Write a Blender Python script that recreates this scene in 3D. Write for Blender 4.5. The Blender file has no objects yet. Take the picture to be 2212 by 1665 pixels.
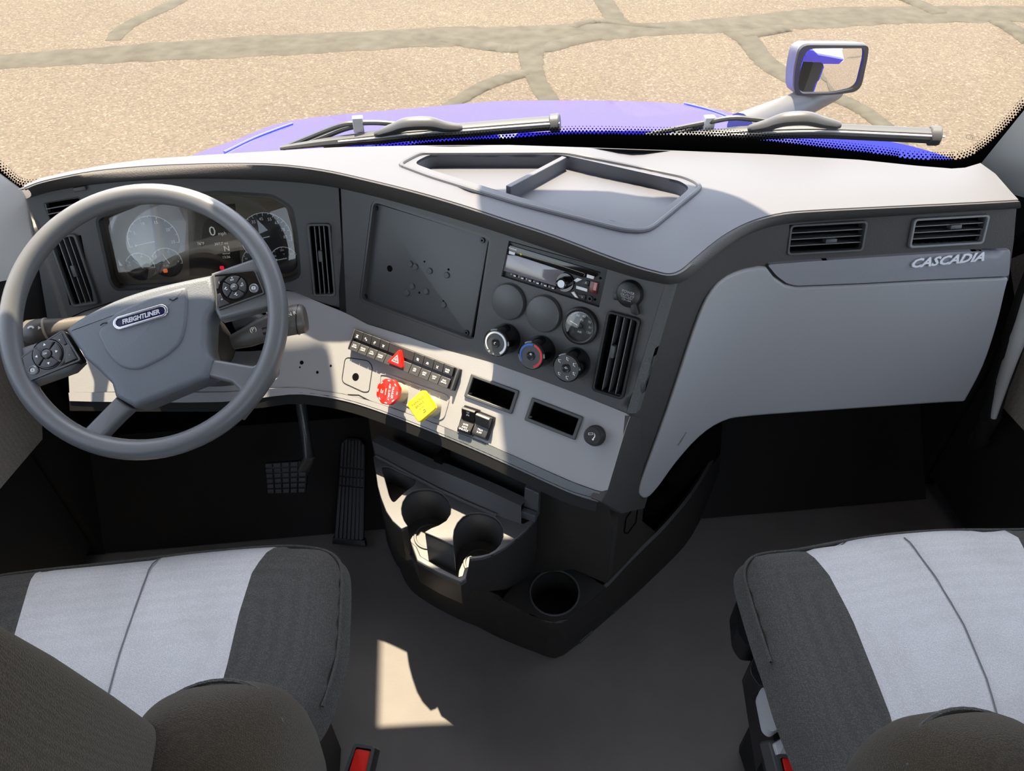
import bpy, math, random
import numpy as np
from mathutils import Vector as V, Matrix, geometry
R = math.radians
random.seed(4)
S = bpy.context.scene
COL = S.collection

# ------------------------------------------------------------------ camera, sky, sun, exposure
CAM_F, CAM_TH, CAM_PSI, CAM_C = 1620.0, 43.0, 6.0, V((-.13, 0, 1.5))
cd = bpy.data.cameras.new('camera'); cd.sensor_width = 36; cd.lens = CAM_F * 36 / 2212
cd.clip_start = .02; cd.clip_end = 300
cam = bpy.data.objects.new('camera', cd); COL.objects.link(cam)
cam.location = CAM_C; cam.rotation_euler = (R(90 - CAM_TH), 0, R(-CAM_PSI)); S.camera = cam

SUN_AZ, SUN_EL = 7.0, 71.5          # degrees to the left of straight ahead, degrees above the horizon
W = bpy.data.worlds.new('sky'); S.world = W; W.use_nodes = True
nt = W.node_tree; bg = nt.nodes['Background']
sky = nt.nodes.new('ShaderNodeTexSky'); sky.sky_type = 'NISHITA'; sky.sun_disc = False
sky.sun_elevation = R(SUN_EL); sky.sun_rotation = R(-SUN_AZ); sky.dust_density = 1.5; sky.ozone_density = 1.5
hs_ = nt.nodes.new('ShaderNodeHueSaturation'); hs_.inputs['Saturation'].default_value = .45   # hazy summer sky
nt.links.new(sky.outputs[0], hs_.inputs['Color']); nt.links.new(hs_.outputs[0], bg.inputs[0]); bg.inputs[1].default_value = .66
sl = bpy.data.lights.new('sun', 'SUN'); sl.energy = 15; sl.angle = R(.6); sl.color = (1, .83, .59)
so = bpy.data.objects.new('sun', sl); COL.objects.link(so)
a, e = R(SUN_AZ), R(SUN_EL)
SUN_DIR = V((-math.sin(a) * math.cos(e), math.cos(a) * math.cos(e), math.sin(e)))
so.rotation_euler = SUN_DIR.to_track_quat('Z', 'Y').to_euler(); so.location = SUN_DIR * 20
S.view_settings.view_transform = 'Standard'; S.view_settings.look = 'None'
S.view_settings.gamma = 1; S.view_settings.use_curve_mapping = False
S.view_settings.exposure = .15
S.cycles.use_denoising = True
S.cycles.max_bounces = 10; S.cycles.transparent_max_bounces = 16; S.cycles.diffuse_bounces = 6
S.cycles.caustics_reflective = False; S.cycles.caustics_refractive = False
S.cycles.sample_clamp_indirect = 6

# ------------------------------------------------------------------ rays of the taking camera and the real planes they meet
_t, _p = R(CAM_TH), R(CAM_PSI)
FW = V((math.sin(_p) * math.cos(_t), math.cos(_p) * math.cos(_t), -math.sin(_t)))
RT = V((math.cos(_p), -math.sin(_p), 0)); UP = RT.cross(FW)
def ray(x, y): return FW + RT * ((x - 1106) / CAM_F) - UP * ((y - 832.5) / CAM_F)
def atd(x, y, d): return CAM_C + ray(x, y) * d
def atz(x, y, z): r = ray(x, y); return CAM_C + r * ((z - CAM_C.z) / r.z)
def atx(x, y, X): r = ray(x, y); return CAM_C + r * ((X - CAM_C.x) / r.x)
def aty(x, y, Y): r = ray(x, y); return CAM_C + r * ((Y - CAM_C.y) / r.y)
def NN(phi, lam):
    p, l = R(phi), R(lam); return V((-math.sin(p) * math.cos(l), -math.cos(p) * math.cos(l), math.sin(l)))
class Plane:
    """a flat face of the dashboard: point, outward normal, axes along and up it"""
    def __init__(s, p, n):
        s.p = V(p); s.n = V(n).normalized(); s.e1 = V((0, 0, 1)).cross(s.n).normalized(); s.e2 = s.n.cross(s.e1)
    def hit(s, x, y, off=0):
        r = ray(x, y); return CAM_C + r * (((s.p + s.n * off) - CAM_C).dot(s.n) / r.dot(s.n))
    def __call__(s, P): return -(P - s.p).dot(s.n)
    def off(s, d): return Plane(s.p + s.n * d, s.n)
    def frame(s, x, y, off=0, rot=0, lift=0):
        P = s.hit(x, y, off) - s.n * lift; c, q = math.cos(R(rot)), math.sin(R(rot))
        return mat4(P, s.e1 * c + s.e2 * q, s.e2 * c - s.e1 * q, s.n)
    def uv(s, x, y):
        d = s.hit(x, y) - s.p; return (d.dot(s.e1), d.dot(s.e2))
    def M(s): return mat4(s.p, s.e1, s.e2, s.n)
def mat4(o, x, y, z):
    m = Matrix.Identity(4)
    for i in range(3): m[i][0], m[i][1], m[i][2], m[i][3] = x[i], y[i], z[i], o[i]
    return m
def quadframe(q, pl, off=0):
    P = [pl.hit(x, y, off) for x, y in q]; c = sum(P, V()) / 4
    ex = ((P[1] - P[0]) + (P[2] - P[3])); ex.normalize(); ey = pl.n.cross(ex)
    w = ((P[1] - P[0]).length + (P[2] - P[3]).length) / 2; h = ((P[3] - P[0]).length + (P[2] - P[1]).length) / 2
    return mat4(c, ex, ey, pl.n), w, h
def smax(k, *fs):
    def F(P):
        v = [f(P) for f in fs]; m = max(v); return m + k * math.log(sum(math.exp((q - m) / k) for q in v))
    return F
def hitF(F):
    def h(x, y):
        r = ray(x, y); lo, hi = .4, 4.0
        for _ in range(34):
            m = (lo + hi) / 2
            if F(CAM_C + r * m) > 0: hi = m
            else: lo = m
        return CAM_C + r * hi
    return h
def sst(a, b, x):
    t = min(1, max(0, (x - a) / (b - a))); return t * t * (3 - 2 * t)

# ------------------------------------------------------------------ materials
def lin(c): return tuple(((v / 255) / 12.92 if v / 255 <= .04045 else ((v / 255 + .055) / 1.055) ** 2.4) for v in c)
MATS = {}
def mat(name, col, rough=.5, metal=0, grain=None, spec=.5, emit=0, vary=None, coat=0, alpha=1, sheen=0):
    """col in sRGB; grain=(scale, strength) leather-like bump; vary=(scale, amount) colour mottling"""
    m = bpy.data.materials.new(name); m.use_nodes = True; n = m.node_tree; b = n.nodes['Principled BSDF']; L = n.links.new
    c = lin(col); b.inputs['Base Color'].default_value = (*c, 1); b.inputs['Roughness'].default_value = rough
    b.inputs['Metallic'].default_value = metal; b.inputs['Specular IOR Level'].default_value = spec
    b.inputs['Coat Weight'].default_value = coat; b.inputs['Coat Roughness'].default_value = .05
    if sheen: b.inputs['Sheen Weight'].default_value = sheen
    if emit: b.inputs['Emission Color'].default_value = (*c, 1); b.inputs['Emission Strength'].default_value = emit
    tc = n.nodes.new('ShaderNodeTexCoord')
    if grain:
        t = n.nodes.new('ShaderNodeTexVoronoi'); t.inputs['Scale'].default_value = grain[0]; L(tc.outputs['Object'], t.inputs['Vector'])
        bp = n.nodes.new('ShaderNodeBump'); bp.inputs['Strength'].default_value = grain[1]; bp.inputs['Distance'].default_value = .001
        L(t.outputs['Distance'], bp.inputs['Height']); L(bp.outputs[0], b.inputs['Normal'])
    if vary:
        t = n.nodes.new('ShaderNodeTexNoise'); t.inputs['Scale'].default_value = vary[0]; t.inputs['Detail'].default_value = 5; L(tc.outputs['Object'], t.inputs['Vector'])
        r = n.nodes.new('ShaderNodeValToRGB'); r.color_ramp.elements[0].position = .3; r.color_ramp.elements[1].position = .7
        r.color_ramp.elements[0].color = (*[v * (1 - vary[1]) for v in c], 1); r.color_ramp.elements[1].color = (*[min(1, v * (1 + vary[1])) for v in c], 1)
        L(t.outputs['Fac'], r.inputs[0]); L(r.outputs[0], b.inputs['Base Color'])
    MATS[name] = m; return m
def fabric(name, col, scale, strength, amount, stain=0):
    m = mat(name, col, .95, spec=.1, sheen=.15); n = m.node_tree; L = n.links.new; b = n.nodes['Principled BSDF']; c = lin(col)
    tc = n.nodes.new('ShaderNodeTexCoord')
    mp = n.nodes.new('ShaderNodeMapping'); mp.inputs['Scale'].default_value = (1, .62, 1); mp.inputs['Rotation'].default_value = (0, 0, .3); L(tc.outputs['Object'], mp.inputs[0])
    v = n.nodes.new('ShaderNodeTexVoronoi'); v.inputs['Scale'].default_value = scale; v.inputs['Randomness'].default_value = .55; L(mp.outputs[0], v.inputs['Vector'])
    t = n.nodes.new('ShaderNodeTexNoise'); t.inputs['Scale'].default_value = scale * .8; t.inputs['Detail'].default_value = 3; L(tc.outputs['Object'], t.inputs['Vector'])
    ad = n.nodes.new('ShaderNodeMath'); ad.operation = 'MULTIPLY_ADD'; L(t.outputs['Fac'], ad.inputs[0]); ad.inputs[1].default_value = .8; L(v.outputs['Distance'], ad.inputs[2])
    r = n.nodes.new('ShaderNodeValToRGB'); r.color_ramp.elements[0].position = .45; r.color_ramp.elements[1].position = 1.05
    r.color_ramp.elements[0].color = (*[min(1, q * (1 + amount)) for q in c], 1); r.color_ramp.elements[1].color = (*[q * (1 - amount) for q in c], 1)
    L(ad.outputs[0], r.inputs[0]); out = r.outputs[0]
    if stain:
        t2 = n.nodes.new('ShaderNodeTexNoise'); t2.inputs['Scale'].default_value = 7; t2.inputs['Detail'].default_value = 3; L(tc.outputs['Object'], t2.inputs['Vector'])
        r2 = n.nodes.new('ShaderNodeValToRGB'); r2.color_ramp.elements[0].position = .5; r2.color_ramp.elements[1].position = .75
        r2.color_ramp.elements[0].color = (1, 1, 1, 1); r2.color_ramp.elements[1].color = (1 - stain, 1 - stain, 1 - stain * 1.1, 1); L(t2.outputs['Fac'], r2.inputs[0])
        mx = n.nodes.new('ShaderNodeMixRGB'); mx.blend_type = 'MULTIPLY'; mx.inputs[0].default_value = 1; L(out, mx.inputs[1]); L(r2.outputs[0], mx.inputs[2]); out = mx.outputs[0]
    L(out, b.inputs['Base Color'])
    bp = n.nodes.new('ShaderNodeBump'); bp.inputs['Strength'].default_value = strength; bp.inputs['Distance'].default_value = .0012
    bp.invert = True; L(ad.outputs[0], bp.inputs['Height']); L(bp.outputs[0], b.inputs['Normal']); return m
def twill(name, ca, cb, scale, rough=.45):
    m = mat(name, ca, rough); n = m.node_tree; L = n.links.new; b = n.nodes['Principled BSDF']
    tc = n.nodes.new('ShaderNodeTexCoord'); w = n.nodes.new('ShaderNodeTexWave'); w.wave_type = 'BANDS'; w.bands_direction = 'DIAGONAL'
    w.inputs['Scale'].default_value = scale; w.inputs['Distortion'].default_value = 0; L(tc.outputs['Object'], w.inputs['Vector'])
    r = n.nodes.new('ShaderNodeValToRGB'); r.color_ramp.elements[0].color = (*lin(ca), 1); r.color_ramp.elements[1].color = (*lin(cb), 1); L(w.outputs['Fac'], r.inputs[0]); L(r.outputs[0], b.inputs['Base Color'])
    bp = n.nodes.new('ShaderNodeBump'); bp.inputs['Strength'].default_value = .25; bp.inputs['Distance'].default_value = .0008; L(w.outputs['Fac'], bp.inputs['Height']); L(bp.outputs[0], b.inputs['Normal']); return m
def glassmat(name, tint=(1, 1, 1), ior=1.45, k=1.0):
    m = bpy.data.materials.new(name); m.use_nodes = True; n = m.node_tree; n.nodes.clear(); L = n.links.new
    o = n.nodes.new('ShaderNodeOutputMaterial'); t = n.nodes.new('ShaderNodeBsdfTransparent'); t.inputs[0].default_value = (*tint, 1)
    g = n.nodes.new('ShaderNodeBsdfGlossy'); g.inputs['Roughness'].default_value = 0
    f = n.nodes.new('ShaderNodeFresnel'); gm = n.nodes.new('ShaderNodeNewGeometry'); io = n.nodes.new('ShaderNodeMapRange')
    io.inputs['To Min'].default_value = ior; io.inputs['To Max'].default_value = 1 / ior; L(gm.outputs['Backfacing'], io.inputs['Value']); L(io.outputs[0], f.inputs['IOR'])
    q = n.nodes.new('ShaderNodeMath'); q.operation = 'MULTIPLY'; q.inputs[1].default_value = k; L(f.outputs[0], q.inputs[0])
    x = n.nodes.new('ShaderNodeMixShader'); L(q.outputs[0], x.inputs[0]); L(t.outputs[0], x.inputs[1]); L(g.outputs[0], x.inputs[2]); L(x.outputs[0], o.inputs[0]); return m
def pavemat():
    m = mat('pavement', (92, 85, 75), .95, spec=.15); n = m.node_tree; L = n.links.new; b = n.nodes['Principled BSDF']; tc = n.nodes.new('ShaderNodeTexCoord')
    v = n.nodes.new('ShaderNodeTexVoronoi'); v.inputs['Scale'].default_value = 62; L(tc.outputs['Object'], v.inputs['Vector'])
    r = n.nodes.new('ShaderNodeValToRGB'); el = r.color_ramp.elements; el[0].position = 0; el[1].position = 1
    el[0].color = (*lin((80, 73, 66)), 1); el[1].color = (*lin((116, 108, 97)), 1)
    q = el.new(.55); q.color = (*lin((92, 85, 75)), 1); q = el.new(.9); q.color = (*lin((98, 90, 80)), 1)
    sp = n.nodes.new('ShaderNodeSeparateColor'); L(v.outputs['Color'], sp.inputs[0]); L(sp.outputs[0], r.inputs[0])
    t = n.nodes.new('ShaderNodeTexNoise'); t.inputs['Scale'].default_value = .5; t.inputs['Detail'].default_value = 6; L(tc.outputs['Object'], t.inputs['Vector'])
    r2 = n.nodes.new('ShaderNodeValToRGB'); r2.color_ramp.elements[0].color = (.86, .84, .84, 1); r2.color_ramp.elements[1].color = (1.06, 1.04, 1, 1); L(t.outputs['Fac'], r2.inputs[0])
    mx = n.nodes.new('ShaderNodeMixRGB'); mx.blend_type = 'MULTIPLY'; mx.inputs[0].default_value = 1; L(r.outputs[0], mx.inputs[1]); L(r2.outputs[0], mx.inputs[2]); L(mx.outputs[0], b.inputs['Base Color'])
    bp = n.nodes.new('ShaderNodeBump'); bp.inputs['Strength'].default_value = .35; bp.inputs['Distance'].default_value = .004; L(v.outputs['Distance'], bp.inputs['Height']); L(bp.outputs[0], b.inputs['Normal']); return m
GRAY = mat('gray_plastic', (152, 153, 156), .55, grain=(700, .12))
GRAYTOP = mat('gray_dash_skin', (87, 89, 97), .6, grain=(520, .12))
DARK = mat('charcoal_plastic', (74, 75, 77), .5, grain=(700, .12))
DARKSKIN = mat('charcoal_skin', (58, 56, 56), .62, grain=(420, .25))
SATIN = mat('charcoal_satin', (72, 74, 76), .42, grain=(900, .04))
BLACK = mat('black_plastic', (27, 27, 29), .4)
BLACKM = mat('black_matte', (20, 20, 21), .8)
GLOSSB = mat('black_gloss', (12, 12, 14), .12, coat=.4)
VOID = mat('black_cavity', (8, 8, 8), .9, spec=.1)
WHEELM = mat('wheel_skin', (98, 100, 104), .36, grain=(900, .1))
PAD = mat('wheel_pad_skin', (96, 102, 110), .5, grain=(520, .22))
TRAYM = mat('console_plastic', (78, 79, 82), .34, grain=(800, .05))
CONS = mat('console_shell', (42, 41, 40), .5, grain=(700, .08))
FLOORM = mat('floor_mat', (110, 107, 106), .75, grain=(300, .25), vary=(9, .08))
CHROME = mat('chrome', (225, 228, 235), .18, metal=1)
SILVER = mat('silver_paint', (205, 207, 215), .35, metal=.3)
WHITE = mat('white_print', (235, 236, 240), .5)
WHITED = mat('dim_white_print', (170, 172, 178), .5)
LCDT = mat('display_text', (215, 215, 205), .5, emit=.25)
RED = mat('red_plastic', (226, 36, 18), .3, coat=.3)
REDB = mat('red_button', (224, 40, 32), .3, coat=.3)
YEL = mat('yellow_plastic', (250, 214, 0), .3, coat=.3)
BLUEP = mat('blue_print', (45, 105, 215), .4)
REDP = mat('red_print', (222, 52, 60), .4)
NAVY = mat('navy_enamel', (22, 20, 66), .2)
BLUE = mat('blue_truck_paint', (24, 22, 205), .18, coat=1, spec=.6)
TAR = mat('crack_sealant', (76, 73, 65), .9, spec=.1, vary=(7, .16), grain=(40, .3))
PAVE = pavemat()
GLASS = glassmat('window_glass', (.97, .98, .97), 1.4, .9)
LENS = glassmat('clear_lens', (.96, .96, .96), 1.5, 1.3)
LIGHTF = fabric('light_gray_seat_cloth', (216, 216, 219), 620, .5, .13, .12)
DARKF = fabric('charcoal_seat_cloth', (88, 87, 85), 560, .6, .3)
BACKF = fabric('brown_black_seat_cloth', (72, 65, 54), 820, .7, .3)
DOORF = fabric('beige_door_cloth', (165, 158, 150), 420, .5, .2)
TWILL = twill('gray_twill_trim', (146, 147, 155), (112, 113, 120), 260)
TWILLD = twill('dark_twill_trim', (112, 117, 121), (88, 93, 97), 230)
MIRROR = mat('mirror_silver', (245, 246, 250), .01, metal=1)
LGRAY = mat('light_gray_lever', (190, 194, 198), .3)
RUBBER = mat('pedal_rubber', (72, 72, 77), .6)
STEEL = mat('painted_steel', (96, 96, 96), .35, metal=.5)
WIPER = mat('wiper_plastic', (70, 72, 74), .45)
CREAM = mat('beige_plastic', (178, 170, 150), .5)
LCD = mat('radio_display', (120, 116, 124), .08, coat=1)
DIAL = mat('dial_face', (40, 41, 44), .25)
SCREEN = mat('cluster_face_reflection', (84, 77, 64), .35)  # tan of the lens reflection is put into this face colour

# ------------------------------------------------------------------ mesh helpers
BASE = {}
class MB:
    def __init__(s): s.v = []; s.f = []
    def add(s, vs, fs, M=None):
        o = len(s.v); s.v += [(M @ V(p)) if M else V(p) for p in vs]; s.f += [tuple(i + o for i in f) for f in fs]; return s
    def build(s, name, m, parent=None, world=True, ang=38, bev=0, seg=2, sub=0, **props):
        o = mesh_obj(name, s.v, s.f, m, parent, world, ang)
        if bev:
            b = o.modifiers.new('bevel', 'BEVEL'); b.width = bev; b.segments = seg; b.limit_method = 'ANGLE'; b.angle_limit = R(40); b.harden_normals = False
        if sub: q = o.modifiers.new('sub', 'SUBSURF'); q.levels = sub; q.render_levels = sub
        for k, v in props.items(): o[k] = v
        return o
def mesh_obj(name, vs, fs, m, parent=None, world=True, ang=38):
    me = bpy.data.meshes.new(name); o = bpy.data.objects.new(name, me); COL.objects.link(o)
    vs = [V(p) for p in vs]
    if parent:
        o.parent = parent; base = BASE[parent]; BASE[o] = base
        if world: inv = base.inverted(); vs = [inv @ p for p in vs]
    elif world:
        c = sum(vs, V()) / max(1, len(vs)); c.z = min(p.z for p in vs); o.location = c; vs = [p - c for p in vs]; BASE[o] = Matrix.Translation(c)
    me.from_pydata([tuple(p) for p in vs], [], fs); me.validate(); me.update()
    me.materials.append(m); me.shade_smooth(); me.set_sharp_from_angle(angle=R(ang)); return o
def tag(o, label, cat, group=None):
    o['label'] = label; o['category'] = cat
    if group: o['group'] = group
    return o
def thing(name, label, cat, M, group=None):
    o = bpy.data.objects.new(name, None); COL.objects.link(o)
    if not isinstance(M, Matrix): M = Matrix.Translation(V(M))
    o.matrix_world = M; o.empty_display_size = .02; BASE[o] = M.copy(); return tag(o, label, cat, group)
def struct(o): o['kind'] = 'structure'; return o
def box(x0, x1, y0, y1, z0, z1):
    return ([(x, y, z) for z in (z0, z1) for y in (y0, y1) for x in (x0, x1)], [(0, 2, 3, 1), (4, 5, 7, 6), (0, 1, 5, 4), (2, 6, 7, 3), (0, 4, 6, 2), (1, 3, 7, 5)])
def inset(poly, d):
    n = len(poly); P = [V((p[0], p[1])) for p in poly]; out = []
    A = sum(P[i].x * P[(i + 1) % n].y - P[(i + 1) % n].x * P[i].y for i in range(n)); sg = 1 if A > 0 else -1
    for i in range(n):
        a = (P[i] - P[i - 1]); b = (P[(i + 1) % n] - P[i])
        if a.length < 1e-9: a = b
        if b.length < 1e-9: b = a
        na = V((-a.y, a.x)).normalized() * sg; nb = V((-b.y, b.x)).normalized() * sg; m = (na + nb)
        k = max(.35, 1 + na.dot(nb)); out.append(P[i] + m * (d / k))
    return [(p.x, p.y) for p in out]
def prism(poly, z0, z1, bev=0, seg=3, bottom=True):
    n = len(poly); loops = [(poly, z0)]
    A = sum(poly[i][0] * poly[(i + 1) % n][1] - poly[(i + 1) % n][0] * poly[i][1] for i in range(n))
    if A < 0: poly = poly[::-1]; loops = [(poly, z0)]
    if bev:
        for k in range(seg + 1):
            t = k / seg * math.pi / 2; loops.append((inset(poly, bev * (1 - math.cos(t))), z1 - bev + bev * math.sin(t)))
    else: loops.append((poly, z1))
    vs = [(x, y, z) for L, z in loops for x, y in L]; fs = []
    for k in range(len(loops) - 1):
        for i in range(n): fs.append((k * n + i, k * n + (i + 1) % n, (k + 1) * n + (i + 1) % n, (k + 1) * n + i))
    fs.append(tuple(range((len(loops) - 1) * n, len(loops) * n)))
    if bottom: fs.append(tuple(range(n - 1, -1, -1)))
    return vs, fs
def ringprism(outer, inner, z0, z1):
    n = len(outer); vs = [(x, y, z) for z in (z0, z1) for L in (outer, inner) for x, y in L]; fs = []
    o0, i0, o1, i1 = 0, n, 2 * n, 3 * n
    for k in range(n):
        j = (k + 1) % n
        fs += [(o0 + k, o0 + j, o1 + j, o1 + k), (i0 + j, i0 + k, i1 + k, i1 + j), (o1 + k, o1 + j, i1 + j, i1 + k), (o0 + j, o0 + k, i0 + k, i0 + j)]
    return vs, fs
def rrect(w, h, r, n=4, cx=0, cy=0):
    p = []
    for sx, sy, a0 in ((1, 1, 0), (-1, 1, 90), (-1, -1, 180), (1, -1, 270)):
        for k in range(n + 1):
            t = R(a0 + 90 * k / n); p.append((cx + sx * (w / 2 - r) + r * math.cos(t), cy + sy * (h / 2 - r) + r * math.sin(t)))
    return p
def circ(r, n=32, cx=0, cy=0, a0=0): return [(cx + r * math.cos(R(a0) + 2 * math.pi * k / n), cy + r * math.sin(R(a0) + 2 * math.pi * k / n)) for k in range(n)]
def rpoly(pts, r, n=4):
    out = []; N = len(pts)
    for i in range(N):
        p = V(pts[i]).to_2d(); a = V(pts[i - 1]).to_2d() - p; b = V(pts[(i + 1) % N]).to_2d() - p
        d = min(r, a.length * .45, b.length * .45); A = p + a.normalized() * d; B = p + b.normalized() * d
        for k in range(n + 1):
            t = k / n; q = A * (1 - t) ** 2 + p * 2 * t * (1 - t) + B * t * t; out.append((q.x, q.y))
    return out
def lathe(prof, n=32):
    vs = []; fs = []; m = len(prof)
    for k in range(n):
        t = 2 * math.pi * k / n
        for r, z in prof: vs.append((r * math.cos(t), r * math.sin(t), z))
    for k in range(n):
        j = (k + 1) % n
        for i in range(m - 1): fs.append((k * m + i, j * m + i, j * m + i + 1, k * m + i + 1))
    if prof[-1][0] > 1e-6: fs.append(tuple(k * m + m - 1 for k in range(n)))
    return vs, fs
def tube(path, rad, n=10, cap=True, flat=1.0, upv=None):
    P = [V(p) for p in path]; vs = []; fs = []; up = V(upv) if upv else V((0, 0, 1)); m = len(P)
    for i, p in enumerate(P):
        d = (P[min(i + 1, m - 1)] - P[max(i - 1, 0)]).normalized(); s = d.cross(up)
        if s.length < 1e-3: s = d.cross(V((1, 0, 0)))
        s.normalize(); u = s.cross(d); r = rad[i] if isinstance(rad, (list, tuple)) else rad
        for k in range(n):
            t = 2 * math.pi * k / n; vs.append(p + s * (r * math.cos(t)) + u * (r * flat * math.sin(t)))
    for i in range(m - 1):
        for k in range(n): j = (k + 1) % n; fs.append((i * n + k, i * n + j, (i + 1) * n + j, (i + 1) * n + k))
    if cap: fs += [tuple(range(n - 1, -1, -1)), tuple((m - 1) * n + k for k in range(n))]
    return vs, fs
def ribbon(pts, w, z=0, t=0):
    """flat ribbon along a 2-D polyline"""
    P = [V((p[0], p[1])) for p in pts]; L = []; m = len(P)
    for i, p in enumerate(P):
        d = (P[min(i + 1, m - 1)] - P[max(i - 1, 0)]); d = d.normalized() if d.length else V((1, 0)); s = V((-d.y, d.x)) * (w[i] if isinstance(w, (list, tuple)) else w) / 2
        L += [(p.x + s.x, p.y + s.y, z), (p.x - s.x, p.y - s.y, z)]
    return L, [(2 * i, 2 * i + 1, 2 * i + 3, 2 * i + 2) for i in range(m - 1)]
def arc(r, a0, a1, n=24, cx=0, cy=0): return [(cx + r * math.cos(R(a0 + (a1 - a0) * k / n)), cy + r * math.sin(R(a0 + (a1 - a0) * k / n))) for k in range(n + 1)]
def loft(rows, closed=False, capends=False):
    n = len(rows[0]); vs = [p for r in rows for p in r]; fs = []
    for k in range(len(rows) - 1):
        for i in range(n if closed else n - 1): j = (i + 1) % n; fs.append((k * n + i, k * n + j, (k + 1) * n + j, (k + 1) * n + i))
    if capends: fs += [tuple(range(n - 1, -1, -1)), tuple((len(rows) - 1) * n + i for i in range(n))]
    return vs, fs
_TX = {}
def text(s, size, M=None, x=0, y=0, z=.0003, ext=0, shear=0, rot=0, align='CENTER', sx=1, bold=0):
    key = (s, ext, shear, align, bold)
    if key not in _TX:
        cu = bpy.data.curves.new('t', 'FONT'); cu.body = s; cu.size = 1; cu.align_x = align; cu.align_y = 'CENTER'; cu.extrude = ext; cu.shear = shear; cu.resolution_u = 2; cu.offset = bold
        ob = bpy.data.objects.new('t', cu); me = ob.to_mesh(); _TX[key] = ([v.co.copy() for v in me.vertices], [tuple(p.vertices) for p in me.polygons]); ob.to_mesh_clear(); bpy.data.objects.remove(ob)
    vs, fs = _TX[key]; c, q = math.cos(R(rot)), math.sin(R(rot)); out = []
    for v in vs: X, Y = v.x * size * sx, v.y * size; out.append((x + X * c - Y * q, y + X * q + Y * c, z + v.z * size))
    return out, fs
# ---- triangulated skins: an outline with holes, meshed and laid on a real surface
def resamp(poly, step, closed=True):
    out = []; n = len(poly)
    for i in range(n if closed else n - 1):
        a, b = np.array(poly[i], float), np.array(poly[(i + 1) % n], float); k = max(1, int(round(np.linalg.norm(b - a) / step)))
        out += [tuple(a + (b - a) * j / k) for j in range(k)]
    if not closed: out.append(tuple(map(float, poly[-1])))
    return out
def inpoly(poly, P):
    P = np.asarray(P, float); x, y = P[:, 0], P[:, 1]; r = np.zeros(len(P), bool); n = len(poly)
    for i in range(n):
        (xa, ya), (xb, yb) = poly[i], poly[(i + 1) % n]
        if ya == yb: continue
        r ^= ((ya > y) != (yb > y)) & (x < (xb - xa) * (y - ya) / (yb - ya) + xa)
    return r
def segdist(loops, P):
    P = np.asarray(P, float); d = np.full(len(P), 1e9)
    for L in loops:
        A = np.array(L, float); B = np.roll(A, -1, 0)
        for a, b in zip(A, B):
            ab = b - a; t = np.clip(((P - a) @ ab) / (ab @ ab + 1e-12), 0, 1); d = np.minimum(d, np.linalg.norm(P - a - t[:, None] * ab, axis=1))
    return d
def cdt(outline, holes=(), step=20, lines=()):
    loops = [resamp(outline, step)] + [resamp(h, step) for h in holes]
    pts = []; edges = []
    for L in loops:
        o = len(pts); pts += L; edges += [(o + i, o + (i + 1) % len(L)) for i in range(len(L))]
    for L in lines:
        L = resamp(L, step, False); o = len(pts); pts += L; edges += [(o + i, o + i + 1) for i in range(len(L) - 1)]
    A = np.array(loops[0]); lo, hi = A.min(0), A.max(0); G = []
    for j, y in enumerate(np.arange(lo[1], hi[1], step * .87)):
        for x in np.arange(lo[0] + (j % 2) * step / 2, hi[0], step): G.append((x, y))
    if G:
        G = np.array(G); k = inpoly(loops[0], G)
        for h in loops[1:]: k &= ~inpoly(h, G)
        G = G[k]
        if len(G): G = G[segdist(loops, G) > step * .45]
        if len(G) and lines:
            dl = segdist([resamp(L, step, False) for L in lines], G); G = G[dl > step * .4]
        pts = pts + [tuple(g) for g in G]
    rs = geometry.delaunay_2d_cdt([V(p) for p in pts], edges, [], 0, 1e-7)
    vs = [(v.x, v.y) for v in rs[0]]; fs = [tuple(f) for f in rs[2]]
    C = np.array([np.mean([vs[i] for i in f], axis=0) for f in fs]); k = inpoly(loops[0], C)
    for h in loops[1:]: k &= ~inpoly(h, C)
    fs = [f for f, q in zip(fs, k) if q]; used = sorted({i for f in fs for i in f}); mp = {i: j for j, i in enumerate(used)}
    return [vs[i] for i in used], [tuple(mp[i] for i in f) for f in fs]
def solid(T, fs, Bv):
    """close a triangulated top T with bottom Bv along its boundary edges"""
    n = len(T); cnt = {}
    for f in fs:
        for i in range(len(f)): a, b = f[i], f[(i + 1) % len(f)]; cnt[(a, b)] = 1
    fs2 = list(fs) + [tuple(n + i for i in reversed(f)) for f in fs]
    for (a, b) in cnt:
        if (b, a) not in cnt: fs2.append((b, a, n + a, n + b))
    return list(T) + list(Bv), fs2
def skin(outline, surf, thick, dirn=None, step=22, holes=(), lines=()):
    p2, fs = cdt(outline, holes, step, lines); T = [surf(x, y) for x, y in p2]; n = len(T)
    acc = [V() for _ in T]; good = []
    for f in fs:
        nn = (T[f[1]] - T[f[0]]).cross(T[f[2]] - T[f[0]]); c = (T[f[0]] + T[f[1]] + T[f[2]]) / 3
        if nn.dot(CAM_C - c) < 0: f = tuple(reversed(f)); nn = -nn
        good.append(f)
        for i in f: acc[i] += nn
    if dirn is None: Bv = [T[i] - acc[i].normalized() * thick for i in range(n)]
    else: Bv = [p + V(dirn) * thick for p in T]
    return solid(T, good, Bv)
def cr(pts, n=6, closed=False):
    P = [np.array(p, float) for p in pts]; out = []; m = len(P)
    for i in range(m if closed else m - 1):
        p0, p1, p2, p3 = (P[(i - 1) % m] if closed or i else P[0]), P[i], P[(i + 1) % m], (P[(i + 2) % m] if closed or i + 2 < m else P[-1])
        for k in range(n):
            t = k / n; out.append(tuple(.5 * (2 * p1 + (p2 - p0) * t + (2 * p0 - 5 * p1 + 4 * p2 - p3) * t * t + (3 * p1 - 3 * p2 + p3 - p0) * t ** 3)))
    if not closed: out.append(tuple(P[-1]))
    return out

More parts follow.
